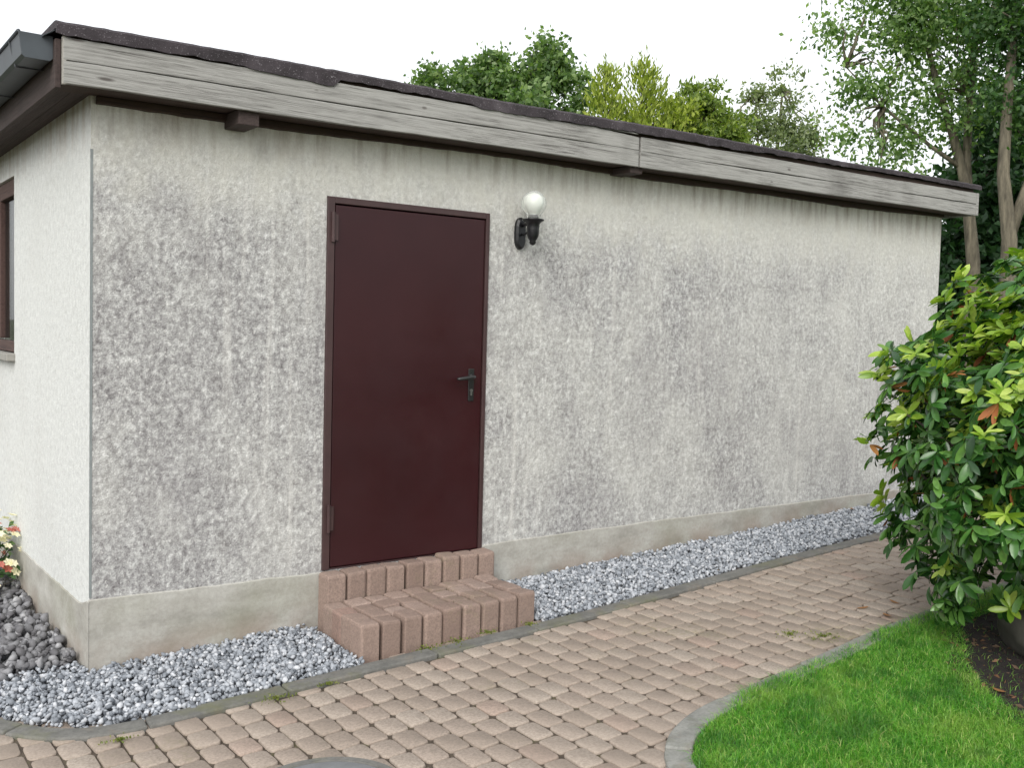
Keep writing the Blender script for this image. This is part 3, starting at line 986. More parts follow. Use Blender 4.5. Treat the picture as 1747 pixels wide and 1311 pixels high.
# ------------------------------------------------------------------ steps of palisade blocks
steps = empty('entrance_steps', (1.6, -0.32, 0.07), 'two red brown concrete block steps in front of the brown door', 'steps')
def rblock(mb, x0, x1, y0, y1, z0, z1, r=0.016):
    """an upright block with softly broken edges"""
    cx, cy = (x0 + x1) / 2, (y0 + y1) / 2
    o_ = paver_outline(x1 - x0, y1 - y0, 0.013)
    o_ = o_ + rng.normal(size=o_.shape) * 0.0018
    tx, ty = rng.normal(size=2) * 0.04
    vs = []
    for s, zz in ((0.985, z0), (1.0, z0 + 0.05), (1.0, z1 - r), (0.955, z1 - r * 0.35), (0.86, z1 - r * 0.06), (0.55, z1 + 0.001)):
        for q in o_ * s:
            vs.append((q[0] + cx - 1.6, q[1] + cy + 0.32, zz - 0.07 + (q[0] * tx + q[1] * ty if zz > z0 + 0.06 else 0)))
    n = len(o_)
    fs = [(r_ * n + i, r_ * n + (i + 1) % n, (r_ + 1) * n + (i + 1) % n, (r_ + 1) * n + i) for r_ in range(5) for i in range(n)]
    fs += [tuple(range(5 * n, 6 * n)), tuple(range(n - 1, -1, -1))]
    mb.add(vs, fs)
GAP = 0.010
mb = MB()
wU = (2.238 - 1.148) / 9
for k in range(9):
    x0 = 1.148 + k * wU
    dz = rng.normal() * 0.003
    rblock(mb, x0 + GAP / 2, x0 + wU - GAP / 2, -0.128 + rng.normal() * 0.002, -0.012, -0.05, 0.347 + 0.010 * k / 8 + dz)
mb.build('upper_step', M_step, steps)
mbF, mbT = MB(), MB()
for row in range(4):
    ya = -0.645 + row * 0.1285
    for k in range(9):
        wl = (2.150 - 1.082) / 9
        x0 = 1.082 + 0.012 * row + k * wl
        dz = rng.normal() * 0.003
        rblock(mbF if row == 0 else mbT, x0 + GAP / 2, x0 + wl - GAP / 2, ya + GAP / 2 + rng.normal() * 0.002, ya + 0.1285 - GAP / 2, -0.08, 0.216 + 0.028 * k / 8 - 0.004 * row + dz)
mbF.build('lower_step', M_step, steps)
mbT.build('tread', M_step, steps)

# ------------------------------------------------------------------ wall lamp
LX, LZ = 2.437, 2.155
lamp = empty('wall_lamp', (LX, 0, LZ), 'black wall lantern with pale glass globe beside the brown door', 'wall lamp')
m = MB()
pts = []
for k in range(20):
    a = 2 * math.pi * k / 20
    pts.append((0.037 * math.cos(a), 0.095 * math.copysign(abs(math.sin(a)) ** 0.62, math.sin(a)) + 0.088))
vs = [(x, -0.002, z) for x, z in pts] + [(x * 0.98, -0.022, z) for x, z in pts] + [(x * 0.72, -0.034, 0.088 + (z - 0.088) * 0.86) for x, z in pts]
n = 20
fs = [(r_ * n + i, r_ * n + (i + 1) % n, (r_ + 1) * n + (i + 1) % n, (r_ + 1) * n + i) for r_ in range(2) for i in range(n)] + [tuple(range(2 * n, 3 * n)), tuple(range(n - 1, -1, -1))]
m.add(vs, fs)
m.build('back_plate', M_black, lamp)
AY = -0.140
m = MB()
m.tube([(0, -0.02, 0.135), (0, -0.06, 0.140), (0, AY, 0.138)], [0.013, 0.010, 0.011], 10)
m.tube([(0, -0.02, 0.085), (0, -0.05, 0.078), (0, -0.085, 0.090), (0, AY + 0.02, 0.110)], [0.008, 0.007, 0.007, 0.008], 8)
m.build('arm', M_black, lamp, smooth=True)
m = MB()
m.lathe([(0.005, 0.0), (0.014, 0.006), (0.021, 0.016), (0.018, 0.026), (0.028, 0.040), (0.035, 0.060), (0.037, 0.100), (0.038, 0.122), (0.046, 0.134), (0.064, 0.146), (0.066, 0.152), (0.045, 0.154), (0.030, 0.158), (0.026, 0.178), (0.012, 0.180)], (0, AY, 0.012), 24)
m.build('lamp_holder', M_black, lamp, smooth=True)
tg = NT("clear_lamp_glass")
tg.set(Base_Color=(0.94, 0.96, 0.94, 1), Roughness=0.25)
tg.b.inputs['Transmission Weight'].default_value = 0.80
tg.b.inputs['IOR'].default_value = 1.12
m = MB()
R_ = 0.076
prof = [(0.040, 0.0), (0.042, 0.012)] + [(R_ * math.sin(a), 0.088 - R_ * math.cos(a)) for a in np.linspace(0.62, math.pi - 0.001, 16)]
m.lathe(prof, (0, AY, 0.168), 28)
m.build('glass_globe', tg.m, lamp, smooth=True)
m = MB()
m.lathe([(0.013, -0.02), (0.016, 0.01), (0.030, 0.030), (0.048, 0.058), (0.055, 0.085), (0.049, 0.112), (0.028, 0.130), (0.001, 0.135)], (0, AY, 0.178), 20)
m.build('light_bulb', mat_simple("white_frosted_bulb", lin(222, 225, 218), 0.35), lamp, smooth=True)

# ------------------------------------------------------------------ drain cover at the near edge
dc = empty('drain_cover', (0.36, -1.755, 0.0162), 'round grey drain cover set flush in the beige pavers', 'drain cover')
dc.rotation_euler.y = -math.atan(0.045)
m = MB()
m.lathe([(0.305, -0.05), (0.305, 0.006), (0.300, 0.009), (0.272, 0.009), (0.270, 0.004), (0.270, -0.05)], (0, 0, 0), 48)
m.build('cover_ring', M_kerb, dc)
m = MB(); m.lathe([(0.266, -0.04), (0.266, 0.006), (0.262, 0.008), (0.001, 0.008)], (0, 0, 0), 48)
m.build('cover_plate', mat_simple("grey_cast_cover", lin(118, 120, 122), 0.7, 0.1, 0.3, 0.5, 50), dc)

# ------------------------------------------------------------------ foliage helpers
def leaf_faces(n):
    b = np.arange(n)[:, None] * 4
    return [b + np.array([[0, 1, 2]]), b + np.array([[0, 2, 3]])]

def small_leaves(P, L, aspect, up=0.2, dirs=None):
    """diamond leaves folded along the midrib; returns V, faces"""
    n = len(P)
    d = rng.normal(size=(n, 3)) if dirs is None else dirs + rng.normal(size=(n, 3)) * 0.35
    d[:, 2] -= up if dirs is None else 0
    d /= np.linalg.norm(d, axis=1)[:, None]
    a = rng.normal(size=(n, 3)); a[:, 2] *= 0.6
    s = np.cross(d, a); s /= np.linalg.norm(s, axis=1)[:, None] + 1e-9
    nn = np.cross(s, d)
    L = L[:, None]
    V = np.stack([P, P + d * L * 0.5 + s * L * aspect * 0.5 + nn * L * 0.06, P + d * L, P + d * L * 0.5 - s * L * aspect * 0.5 + nn * L * 0.06], 1)
    return V.reshape(-1, 3), leaf_faces(n)

def clump_points(ells, per, rc, shell=0.55, squash=1.0):
    """points in small clumps spread through ellipsoids (centre xyz, radius), leaving gaps between"""
    out = []
    for cx, cy, cz, r, *q in ells:
        sz = q[0] if q else squash
        nclump = max(3, int(per[0] * r * r / 0.5))
        d = rng.normal(size=(nclump, 3)); d /= np.linalg.norm(d, axis=1)[:, None]
        rad = r * (shell + (1 - shell) * rng.random(nclump)) * (1 + 0.15 * rng.normal(size=nclump))
        c = d * rad[:, None] * np.array([1, 1, sz]) + np.array([cx, cy, cz])
        for cc in c:
            k = int(per[1] * rng.uniform(0.5, 1.4))
            s = rc * rng.uniform(0.6, 1.3)
            p = rng.normal(size=(k, 3)) * s * np.array([1, 1, 0.65]) + cc
            out.append(p)
    return np.concatenate(out)

def limb(mb, a, b, r0, r1, wob=0.06, n=6, k=5):
    a, b = Vector(a), Vector(b)
    L = (b - a).length
    pts = []
    for i in range(k + 1):
        t = i / k
        p = a.lerp(b, t)
        if 0 < i < k: p += Vector(rng.normal(size=3)) * wob * L * 0.35
        p.z += 0.06 * L * math.sin(math.pi * t)
        pts.append(p)
    mb.tube(pts, [r0 + (r1 - r0) * i / k for i in range(k + 1)], n)

def rel(P, base): return np.asarray(P) - np.array(base)

BARK_G = mat_bark("grey_tree_bark", lin(58, 54, 44), lin(96, 90, 76), lin(130, 122, 104))
BARK_D = mat_bark("dark_tree_bark", lin(36, 32, 28), lin(60, 54, 46), lin(80, 74, 64))

def tree(name, label, cat, base, trunks, ells, per, rc, leafL, aspect, lm, bark, group=None, up=0.2, shell=0.5, nl=10):
    root = empty(name, base, label, cat, group)
    B = Vector(base)
    mb = MB()
    for pts, rad in trunks:
        mb.tube([Vector(p) - B for p in pts], rad, 10)
    tips = [Vector(t[0][-1]) for t in trunks] + [Vector(t[0][len(t[0]) // 2]) for t in trunks]
    for e in ells:
        for _ in range(max(2, int(nl * e[3]))):
            d = Vector(rng.normal(size=3)).normalized()
            end = Vector(e[:3]) + d * e[3] * 0.75
            st = min(tips, key=lambda q: (q - end).length)
            limb(mb, st - B, end - B, 0.022, 0.006, 0.10, 5)
    mb.build('trunk', bark, root, smooth=True)
    P = clump_points(ells, per, rc, shell)
    V, F = small_leaves(rel(P, base), leafL * rng.uniform(0.65, 1.3, len(P)), aspect, up)
    np_mesh('crown', V, F, lm, root)
    return root

# ------------------------------------------------------------------ trees behind the building
L_dense = mat_leaf("broadleaf_green", [lin(60, 84, 46), lin(82, 110, 60), lin(104, 130, 76), lin(134, 154, 104)], 0.5, 0.45)
L_gold = mat_leaf("golden_conifer_green", [lin(92, 108, 34), lin(118, 134, 44), lin(142, 156, 60), lin(172, 180, 92)], 0.55, 0.4)
L_gold2 = mat_leaf("green_conifer", [lin(76, 98, 40), lin(104, 126, 48), lin(134, 150, 66)], 0.55, 0.35)
L_pale = mat_leaf("pale_loose_green", [lin(84, 100, 66), lin(112, 126, 88), lin(142, 152, 112)], 0.5, 0.4)
L_birch = mat_leaf("birch_green", [lin(66, 92, 52), lin(90, 120, 66), lin(116, 144, 86), lin(152, 172, 122)], 0.42, 0.5)
L_birch2 = mat_leaf("deep_birch_green", [lin(44, 72, 40), lin(64, 98, 50), lin(92, 124, 68)], 0.45, 0.42)
L_dark = mat_leaf("dark_hedge_green", [lin(34, 62, 36), lin(48, 80, 46), lin(66, 100, 58)], 0.45, 0.3)

tree('broadleaf_tree', 'dense dark green broadleaf tree rising furthest left behind the roof', 'tree', (11.7, 13.4, 0.30),
     [([(11.7, 13.4, 0.3), (11.75, 13.35, 2.2), (11.65, 13.4, 4.2), (11.7, 13.4, 6.0)], [0.22, 0.19, 0.15, 0.08])],
     [(10.57, 14.24, 6.75, 0.60), (10.25, 14.45, 6.55, 0.40), (11.35, 13.7, 7.15, 0.62), (11.62, 13.5, 7.45, 0.45), (12.45, 12.89, 7.35, 0.62), (12.52, 12.85, 7.85, 0.30), (12.94, 12.5, 6.95, 0.50), (12.0, 13.2, 6.75, 0.75),
      (11.65, 13.38, 5.4, 1.7), (11.05, 13.9, 6.55, 0.6), (13.05, 12.4, 6.2, 0.45)], (26, 85), 0.16, 0.13, 0.6, L_dense, BARK_D, 'trees rising behind the roof')

def conifer(name, label, apex, base_z, rbot, lm, n, L, loose=0.0, group='trees rising behind the roof', lean=(0, 0)):
    base = (apex[0] + lean[0], apex[1] + lean[1], 0.30)
    root = empty(name, base, label, 'conifer', group)
    H = apex[2] - 0.3
    mb = MB()
    mb.tube([(0, 0, 0), (-lean[0] * 0.5, -lean[1] * 0.5, H * 0.5), (-lean[0], -lean[1], H * 0.97)], [0.12, 0.07, 0.01], 8)
    P, D = [], []
    k = 0
    h = 0.12
    while h < 1.0:
        t = h
        rr = rbot * (1 - t) ** 0.6 + 0.02
        nb = int(5 + 9 * (1 - t))
        for _ in range(nb):
            az = rng.uniform(0, 6.283)
            r_ = rr * rng.uniform(0.7, 1.18)
            root_p = np.array([-lean[0] * t, -lean[1] * t, H * t])
            tip = root_p + np.array([math.cos(az) * r_, math.sin(az) * r_, 0.30 * r_ + rng.uniform(0.0, 0.30)])
            m_ = int(n * (0.4 + r_))
            u = rng.uniform(0.25, 1.0, m_)
            p = root_p + (tip - root_p) * u[:, None] + rng.normal(size=(m_, 3)) * (0.075 + 0.06 * loose)
            P.append(p)
            dd = (tip - root_p) / (np.linalg.norm(tip - root_p) + 1e-6) * 0.5 + np.array([0, 0, 0.75])
            D.append(np.tile(dd, (m_, 1)))
            if rng.random() < 0.5: limb(mb, root_p, tip, 0.012, 0.004, 0.05, 4, 3)
        h += 0.035
    mb.build('trunk', BARK_D, root, smooth=True)
    P = np.concatenate(P); D = np.concatenate(D)
    V, F = small_leaves(P, L * rng.uniform(0.6, 1.4, len(P)), 0.32, 0, D)
    np_mesh('crown', V, F, lm, root)
conifer('conifer', 'slim yellow green conifer just right of the broadleaf tree', (10.25, 8.22, 5.95), 0.3, 1.15, L_gold, 75, 0.105, 0.4)
conifer('conifer', 'tallest golden green conifer in the row behind the roof', (11.12, 8.24, 6.20), 0.3, 1.60, L_gold, 80, 0.105, 0.4)
tree('conifer', 'low bright yellow conifer between two taller conifers', 'conifer', (11.86, 8.26, 0.3),
     [([(11.86, 8.26, 0.3), (11.86, 8.26, 3.0), (11.86, 8.26, 5.4)], [0.12, 0.08, 0.02])],
     [(11.55, 8.40, 5.05, 0.45, 1.2), (10.7, 8.2, 4.85, 0.5, 1.2), (11.95, 8.20, 5.40, 0.40, 1.3), (11.86, 8.26, 4.4, 0.8), (11.86, 8.26, 3.2, 1.0)], (60, 70), 0.10, 0.11, 0.42, L_gold, BARK_D, 'trees rising behind the roof', up=-0.9)
tree('conifer', 'broad mid green conifer beside the pale loose tree', 'conifer', (12.71, 8.30, 0.3),
     [([(12.71, 8.30, 0.3), (12.71, 8.30, 3.2), (12.68, 8.32, 6.1)], [0.14, 0.09, 0.02])],
     [(12.66, 8.33, 6.02, 0.36, 1.3), (12.45, 8.45, 5.55, 0.45, 1.2), (12.95, 8.15, 5.55, 0.48), (12.71, 8.30, 4.9, 0.95), (12.71, 8.30, 3.6, 1.2), (13.2, 8.0, 5.0, 0.45)], (60, 70), 0.11, 0.115, 0.42, L_gold2, BARK_D, 'trees rising behind the roof', up=-0.8)
tree('pale_tree', 'pale airy tree with sparse feathery crown right of the conifers', 'tree', (15.0, 8.4, 0.3),
     [([(15.0, 8.4, 0.3), (15.05, 8.4, 2.5), (15.0, 8.45, 4.6), (15.1, 8.4, 6.6)], [0.12, 0.09, 0.06, 0.015]),
      ([(15.03, 8.4, 3.0), (14.75, 8.6, 4.8), (14.65, 8.7, 6.5)], [0.05, 0.03, 0.01])],
     [(14.68, 8.71, 6.25, 0.36, 1.3), (15.11, 8.4, 6.35, 0.42, 1.4), (15.4, 8.15, 5.75, 0.36, 1.2), (14.95, 8.45, 5.3, 0.85), (15.0, 8.4, 4.2, 0.9), (14.3, 8.9, 5.3, 0.6), (15.55, 8.0, 4.9, 0.45)], (56, 56), 0.13, 0.10, 0.45, L_pale, BARK_G, 'trees rising behind the roof', up=-0.3)

birch = [([(11.42, 2.14, 0.3), (11.42, 2.15, 1.7), (11.40, 2.16, 2.7), (11.34, 2.26, 3.6), (11.28, 2.34, 4.0), (11.18, 2.46, 4.5), (11.05, 2.58, 5.0), (10.9, 2.75, 5.8), (10.75, 2.9, 6.8)], [0.11, 0.098, 0.085, 0.07, 0.062, 0.05, 0.042, 0.03, 0.010]),
         ([(11.36, 2.22, 3.35), (11.36, 2.30, 4.0), (11.40, 2.33, 4.9), (11.46, 2.32, 6.0), (11.5, 2.3, 7.4)], [0.06, 0.055, 0.045, 0.03, 0.012]),
         ([(11.3, 2.3, 3.9), (11.0, 2.6, 4.2), (10.5, 3.0, 4.7), (10.1, 3.3, 5.2)], [0.035, 0.025, 0.018, 0.008])]
tree('birch_tree', 'tall forked light green tree just behind the far right end of the roof', 'tree', (11.42, 2.14, 0.3), birch,
     [(10.82, 2.80, 5.79, 0.92), (10.32, 3.11, 4.93, 0.52), (10.01, 3.38, 5.61, 0.36), (11.05, 2.55, 4.75, 0.60), (10.62, 2.85, 4.22, 0.45), (11.44, 2.36, 5.88, 0.84), (10.15, 3.2, 4.25, 0.30), (10.5, 3.0, 6.4, 0.8), (11.2, 2.5, 7.0, 1.1), (10.4, 3.05, 3.85, 0.28)],
     (46, 44), 0.19, 0.078, 0.55, L_birch, BARK_G, 'tall trees at the right', up=0.5, shell=0.08, nl=9)
second = [([(10.80, 1.37, 0.3), (10.80, 1.38, 2.0), (10.79, 1.38, 2.9), (10.73, 1.47, 3.7), (10.80, 1.50, 4.5), (10.85, 1.50, 5.3), (10.9, 1.5, 6.8)], [0.11, 0.098, 0.09, 0.072, 0.06, 0.047, 0.012]),
          ([(10.80, 1.38, 2.95), (10.92, 1.33, 3.35), (11.05, 1.22, 3.9), (11.3, 1.1, 4.9)], [0.07, 0.062, 0.05, 0.025])]
tree('leafy_tree', 'tall deep green tree with forked pale trunk at the right edge above the bush', 'tree', (10.80, 1.37, 0.3), second,
     [(10.95, 1.44, 5.55, 0.78), (10.85, 1.49, 4.65, 0.30), (11.35, 1.15, 4.3, 0.60), (11.2, 1.2, 6.6, 1.0), (11.7, 0.9, 5.4, 0.9)], (60, 60), 0.18, 0.075, 0.58, L_birch2, BARK_G, 'tall trees at the right', up=0.5, shell=0.25)
tree('evergreen_hedge', 'dark evergreen thicket behind the pale trunks at the right', 'hedge', (14.4, 3.6, 0.35),
     [([(14.4, 3.6, 0.35), (14.45, 3.6, 2.4), (14.6, 3.5, 4.4)], [0.14, 0.10, 0.03]), ([(15.0, 3.3, 0.35), (15.1, 3.3, 2.6), (15.2, 3.2, 5.0)], [0.14, 0.10, 0.03])],
     [(13.85, 4.05, 2.6, 0.75), (13.9, 4.0, 1.5, 0.9), (14.3, 3.75, 3.4, 0.7), (14.9, 3.4, 4.0, 0.95), (14.75, 3.55, 5.2, 0.8), (14.2, 3.85, 4.2, 0.6), (14.6, 3.55, 2.5, 1.1), (15.3, 3.1, 4.8, 1.0), (15.4, 3.0, 3.2, 1.1), (15.4, 2.6, 1.8, 1.3), (16.2, 2.2, 3.6, 1.6), (16.2, 2.0, 5.6, 1.2)],
     (24, 95), 0.2, 0.15, 0.55, L_dark, BARK_D, shell=0.35)

# ------------------------------------------------------------------ rhododendron
BC = np.array([4.25, -2.82]); BZ = 0.17
bush = empty('rhododendron_bush', (BC[0], BC[1], BZ), 'large glossy rhododendron bush overhanging the lawn and path at the right', 'bush')
def rh_leaf(nseg=4):
    """a long elliptic leaf along +x with a fold and droop: (x along, width, z)"""
    X = np.array([0.0, 0.14, 0.38, 0.64, 0.86, 1.0])
    Wd = np.array([0.02, 0.09, 0.155, 0.17, 0.115, 0.005])
    Z = -0.16 * X ** 2
    V = []
    for x, w, z in zip(X, Wd, Z):
        V += [(x, -w, z + 0.28 * w), (x, 0, z), (x, w, z + 0.28 * w)]
    F = []
    for i in range(len(X) - 1):
        a = 3 * i
        F += [(a, a + 3, a + 4, a + 1), (a + 1, a + 4, a + 5, a + 2)]
    return np.array(V), np.array(F)
LV, LF = rh_leaf()
def place_leaves(P, D, N, L, wid):
    """P base, D direction, N up normal"""
    n = len(P)
    D = D / np.linalg.norm(D, axis=1)[:, None]
    S = np.cross(N, D); S /= np.linalg.norm(S, axis=1)[:, None] + 1e-9
    N = np.cross(D, S)
    V = P[:, None] + LV[None, :, 0, None] * D[:, None] * L[:, None, None] + LV[None, :, 1, None] * S[:, None] * (L * wid)[:, None, None] + LV[None, :, 2, None] * N[:, None] * L[:, None, None]
    F = (LF[None] + (np.arange(n) * len(LV))[:, None, None]).reshape(-1, 4)
    return V.reshape(-1, 3), F
def lump(d):
    th = np.arctan2(d[:, 1], d[:, 0]); ph = d[:, 2]
    return 1 + 0.075 * np.sin(3 * th + 1.3 + 2 * ph) + 0.07 * np.sin(5 * th + 7 * ph + 0.5) + 0.05 * np.sin(9 * th - 6 * ph) + 0.04 * np.sin(13 * ph + 4 * th)
NR = 3900
d = rng.normal(size=(NR, 3)); d /= np.linalg.norm(d, axis=1)[:, None]
d = d[d[:, 2] > -0.90]
rr = lump(d) * np.where(rng.random(len(d)) < 0.72, rng.uniform(0.86, 1.06, len(d)), rng.uniform(0.5, 0.88, len(d)))
RAD = np.array([1.15, 1.15, 1.10])
C0 = np.array([0, 0, 1.05])
ros = C0 + d * rr[:, None] * RAD
ros[:, 2] = np.maximum(ros[:, 2], 0.14)
def taper(P):                                                # the crown narrows above shoulder height
    f = 1 - 0.15 * np.clip((P[:, 2] - 1.40) / 0.2, 0, 1)
    return P * np.stack([f, f, np.ones(len(P))], 1) + np.outer(1 - f, [0.1, -0.14, 0])
ros = taper(ros)
def under(P):                                                # the underside rises towards the open side
    a = P[:, 0] * 0.807 - P[:, 1] * 0.589
    return P[:, 2] > 0.12 + 0.46 * np.clip((a + 0.85) / 0.40, 0, 1) + 0.05 * np.sin(P[:, 0] * 14) * np.sin(P[:, 1] * 11)
_k = under(ros); ros, d = ros[_k], d[_k]
kindsel = rng.random(len(d))
sets = {'leaves': [], 'young_leaves': [], 'withered_leaves': []}
for p, dd, q in zip(ros, d, kindsel):
    axis = dd * 0.75 + np.array([0, 0, 0.62]) + rng.normal(size=3) * 0.30
    axis /= np.linalg.norm(axis)
    a = np.cross(axis, [0.3, 0.5, 0.81]); a /= np.linalg.norm(a); b = np.cross(axis, a)
    young = q < 0.58 * np.clip(0.50 + dd[2] * 0.9, 0.10, 1.2)
    k = rng.integers(8, 13)
    az = np.arange(k) * 2.4 + rng.uniform(0, 6.28) + rng.normal(size=k) * 0.2
    spread = rng.uniform(0.15, 0.65, k) if young else rng.uniform(-0.35, 0.35, k)
    D = np.cos(az)[:, None] * a + np.sin(az)[:, None] * b + spread[:, None] * axis
    if not young: D[:, 2] -= 0.25
    N = np.tile(axis, (k, 1)) + rng.normal(size=(k, 3)) * 0.5
    Lh = rng.uniform(0.058, 0.108, k) * (0.95 if young else 1.05)
    P = p + axis * rng.uniform(-0.03, 0.01, k)[:, None]
    sets['young_leaves' if young else 'leaves'].append((P, D, N, Lh, np.full(k, 1.0)))
    if rng.random() < 0.13 and dd[2] > -0.4:
        k2_ = rng.integers(2, 5)
        az = rng.uniform(0, 6.28, k2_)
        D = np.cos(az)[:, None] * a + np.sin(az)[:, None] * b - 0.5 * axis
        sets['withered_leaves'].append((np.tile(p - axis * 0.035, (k2_, 1)), D, np.tile(axis, (k2_, 1)) + rng.normal(size=(k2_, 3)) * 0.5, rng.uniform(0.07, 0.115, k2_), np.full(k2_, 0.75)))
# loose inner leaves that close the view into the bush
n_in = 4500
di = rng.normal(size=(n_in, 3)); di /= np.linalg.norm(di, axis=1)[:, None]
pi_ = C0 + di * (lump(di) * rng.uniform(0.45, 0.88, n_in))[:, None] * RAD
pi_ = np.where(pi_[:, 2:] < 0.30, pi_ + np.array([0, 0, 0.3]), pi_)
pi_ = taper(pi_)
_k = under(pi_); pi_, di = pi_[_k], di[_k]; n_in = len(pi_)
Di = di + rng.normal(size=(n_in, 3)) * 0.6; Di[:, 2] -= 0.4
sets['leaves'].append((pi_, Di, di * 0.5 + np.array([0, 0, 0.7]) + rng.normal(size=(n_in, 3)) * 0.3, rng.uniform(0.08, 0.12, n_in), np.full(n_in, 1.0)))
# the spray that sticks out over the path
M_rh = mat_leaf("rhododendron_leaf", [lin(30, 64, 26), lin(48, 90, 36), lin(70, 114, 48), lin(100, 140, 66)], 0.26, 0.10, vein=True)
M_ry = mat_leaf("rhododendron_young_leaf", [lin(104, 140, 44), lin(130, 162, 54), lin(156, 182, 72), lin(184, 200, 104)], 0.28, 0.28, vein=True)
M_rw = mat_leaf("withered_leaf", [lin(112, 64, 36), lin(150, 88, 46), lin(166, 118, 66)], 0.7, 0.15)
for nm, mm in (('leaves', M_rh), ('young_leaves', M_ry), ('withered_leaves', M_rw)):
    A = [np.concatenate([s[i] for s in sets[nm]]) for i in range(5)]
    V, F = place_leaves(*A)
    np_mesh(nm, V, [F], mm, bush, smooth=True)
mb = MB()
for _ in range(60):
    i = rng.integers(0, len(ros))
    e = ros[i]
    s = np.array([rng.normal() * 0.16, rng.normal() * 0.16, -0.03])
    limb(mb, s, e, 0.016, 0.005, 0.10, 6)
mb.build('branches', BARK_D, bush, smooth=True)

# boulder in the shade of the bush
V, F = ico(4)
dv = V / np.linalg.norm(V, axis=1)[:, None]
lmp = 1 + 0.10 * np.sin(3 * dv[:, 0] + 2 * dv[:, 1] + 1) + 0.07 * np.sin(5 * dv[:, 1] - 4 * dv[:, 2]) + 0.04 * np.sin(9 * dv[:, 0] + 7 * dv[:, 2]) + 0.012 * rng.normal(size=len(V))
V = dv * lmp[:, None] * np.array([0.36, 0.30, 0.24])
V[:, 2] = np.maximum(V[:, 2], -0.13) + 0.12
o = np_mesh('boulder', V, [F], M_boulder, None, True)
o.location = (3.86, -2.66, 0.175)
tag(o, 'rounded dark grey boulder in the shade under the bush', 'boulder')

# ------------------------------------------------------------------ flowering plant by the end wall
fb = (-0.17, 1.80, -0.02)
fp = empty('flowering_plant', fb, 'small flowering plant with cream and dull red blooms against the end wall', 'plant')
k = 420
az = rng.uniform(0, 6.28, k); el = rng.uniform(0.1, 1.5, k); r_ = rng.uniform(0.12, 0.31, k)
P = np.stack([np.cos(az) * np.cos(el) * r_, np.sin(az) * np.cos(el) * r_, 0.05 + np.sin(el) * r_ * 1.25], 1)
V, F = small_leaves(P, rng.uniform(0.035, 0.06, k), 0.5, -0.2)
np_mesh('foliage', V, F, mat_leaf("plant_green", [lin(48, 78, 44), lin(74, 104, 64), lin(104, 128, 84)], 0.5, 0.25), fp)
mb = MB()
for i in range(0, k, 12): limb(mb, (0, 0, 0), P[i], 0.004, 0.002, 0.06, 5, 3)
mb.build('stems', BARK_D, fp)
def blooms(name, n, m, rad):
    for _ in range(n):
        a, e, r = rng.uniform(0, 6.28), rng.uniform(0.15, 1.5), rng.uniform(0.26, 0.38)
        c = Vector((math.cos(a) * math.cos(e) * r, math.sin(a) * math.cos(e) * r, 0.06 + math.sin(e) * r * 1.25))
        nrm = (Vector((math.cos(a) * math.cos(e), math.sin(a) * math.cos(e), math.sin(e))) + Vector((0, 0, 0.4))).normalized()
        t1 = nrm.orthogonal().normalized(); t2 = nrm.cross(t1)
        R0 = rad * rng.uniform(0.8, 1.2)
        mb = MB()
        for q in range(6):
            b = 6.283 * q / 6
            d1 = t1 * math.cos(b) + t2 * math.sin(b); d2 = nrm.cross(d1)
            mb.add([c, c + d1 * R0 * 0.6 + d2 * R0 * 0.32 + nrm * R0 * 0.25, c + d1 * R0 + nrm * R0 * 0.2, c + d1 * R0 * 0.6 - d2 * R0 * 0.32 + nrm * R0 * 0.25], [(0, 1, 2, 3)])
        mb.build(name, m, fp)
blooms('cream_bloom', 72, mat_leaf("cream_petals", [lin(222, 214, 176), lin(236, 230, 206)], 0.6, 0.2), 0.034)
blooms('red_bloom', 16, mat_leaf("red_petals", [lin(170, 84, 78), lin(196, 120, 108)], 0.6, 0.2), 0.034)

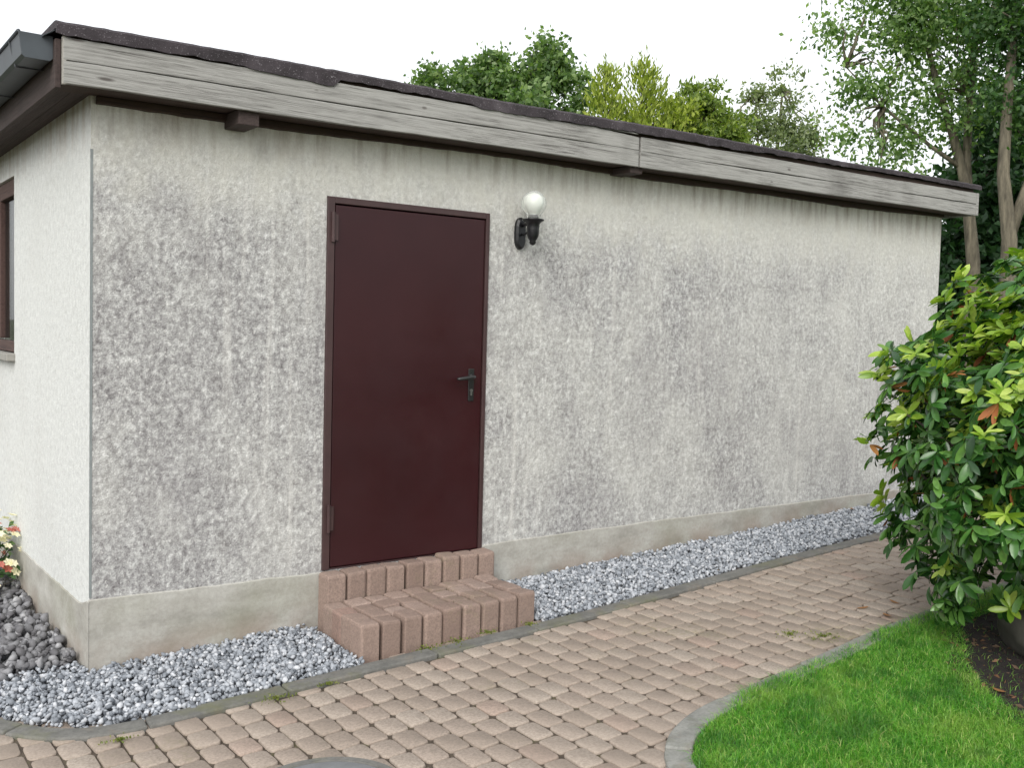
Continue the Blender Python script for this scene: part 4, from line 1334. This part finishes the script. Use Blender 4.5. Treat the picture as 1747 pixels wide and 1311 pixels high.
# ------------------------------------------------------------------ small things: weeds and fallen leaves
M_weed = mat_leaf("weed_green", [lin(84, 98, 40), lin(108, 118, 54), lin(130, 134, 70)], 0.55, 0.3)
def weed(x, y, r, label, n=34):
    root_z = float(gz(x)) + 0.002
    P = np.stack([np.where(rng.random(n) < 0.6, rng.normal(size=n) * r * 0.7, rng.normal(size=n) * 0.004), np.where(rng.random(n) < 0.6, rng.normal(size=n) * 0.006, rng.normal(size=n) * r * 0.5), np.full(n, -0.004)], 1)
    D = np.stack([rng.normal(size=n) * 0.6, rng.normal(size=n) * 0.6, np.ones(n)], 1)
    V, F = small_leaves(P, rng.uniform(0.007, 0.017, n), 0.5, 0, D)
    o = np_mesh('weed_tuft', V, F, M_weed)
    o.location = (x, y, root_z + 0.008)
    tag(o, label, 'weed', 'weeds in the paving joints')
for x, y, r, lb in ((-0.085, -0.855, 0.05, 'small green weed at the kerb near the building corner, furthest left'),
                    (0.575, -0.835, 0.07, 'yellow green weed tuft at the kerb between corner and steps'),
                    (0.835, -0.825, 0.045, 'tiny weed tuft at the kerb just left of the steps'),
                    (1.42, -0.705, 0.06, 'weed tuft at the foot of the third block of the lower step'),
                    (1.60, -0.700, 0.085, 'widest green weed growing along the foot of the lower step'),
                    (1.80, -0.690, 0.05, 'weed tuft below the right half of the lower step'),
                    (3.01, -1.66, 0.07, 'weed tuft between pavers near the lawn edge'),
                    (3.12, -1.78, 0.08, 'mossy weed in the paver joint closest to the lawn kerb'),
                    (2.05, -0.72, 0.04, 'small weed at the right end of the lower step')):
    weed(x, y, r, lb, int(60 + 900 * r))

M_fallen = mat_leaf("fallen_leaf_brown", [lin(110, 72, 44), lin(142, 100, 60), lin(164, 122, 78)], 0.8, 0.1)
def fallen(x, y, z, label, s=0.075):
    V = LV.copy(); V[:, 2] = V[:, 2] * -0.6 + 0.012
    a = rng.uniform(0, 6.28)
    V = V @ np.array([[math.cos(a), math.sin(a), 0], [-math.sin(a), math.cos(a), 0], [0, 0, 1]]) * s
    o = np_mesh('fallen_leaf', V, [LF], M_fallen, None, True)
    o.location = (x, y, z)
    tag(o, label, 'leaf', 'fallen leaves')
fallen(5.80, -0.06, 0.30, 'orange brown fallen leaf on the gravel against the wall', 0.11)
fallen(3.66, -1.60, 0.170, 'brown fallen leaf on the pavers in front of the bush')
fallen(3.70, -1.74, 0.172, 'fallen leaf on the pavers closest to the bush', 0.085)
fallen(3.92, -1.70, 0.182, 'fallen leaf half hidden below the bush on the path', 0.07)
fallen(3.12, -2.66, 0.158, 'brown fallen leaf on the dark soil next to the grass', 0.085)
fallen(3.04, -2.86, 0.154, 'fallen leaf on the dark soil at the right edge', 0.09)

# litter on the soil
n = 1500
x = rng.uniform(2.8, 5.2, n * 2); y = rng.uniform(-3.8, -2.0, n * 2)
k = in_poly(x, y, bed_poly); x, y = x[k][:n], y[k][:n]
P = np.stack([x, y, gz(x) + 0.014], 1)
D = np.stack([rng.normal(size=len(x)), rng.normal(size=len(x)), rng.normal(size=len(x)) * 0.12], 1)
V, F = small_leaves(P, rng.uniform(0.015, 0.045, len(x)), 0.4, 0, D)
tag(np_mesh('leaf_litter', V, F, mat_leaf("litter", [lin(52, 40, 32), lin(84, 66, 50), lin(120, 84, 58)], 0.8, 0.0)), 'crumbled brown leaf litter on the dark soil under the bush', 'litter', kind='stuff')
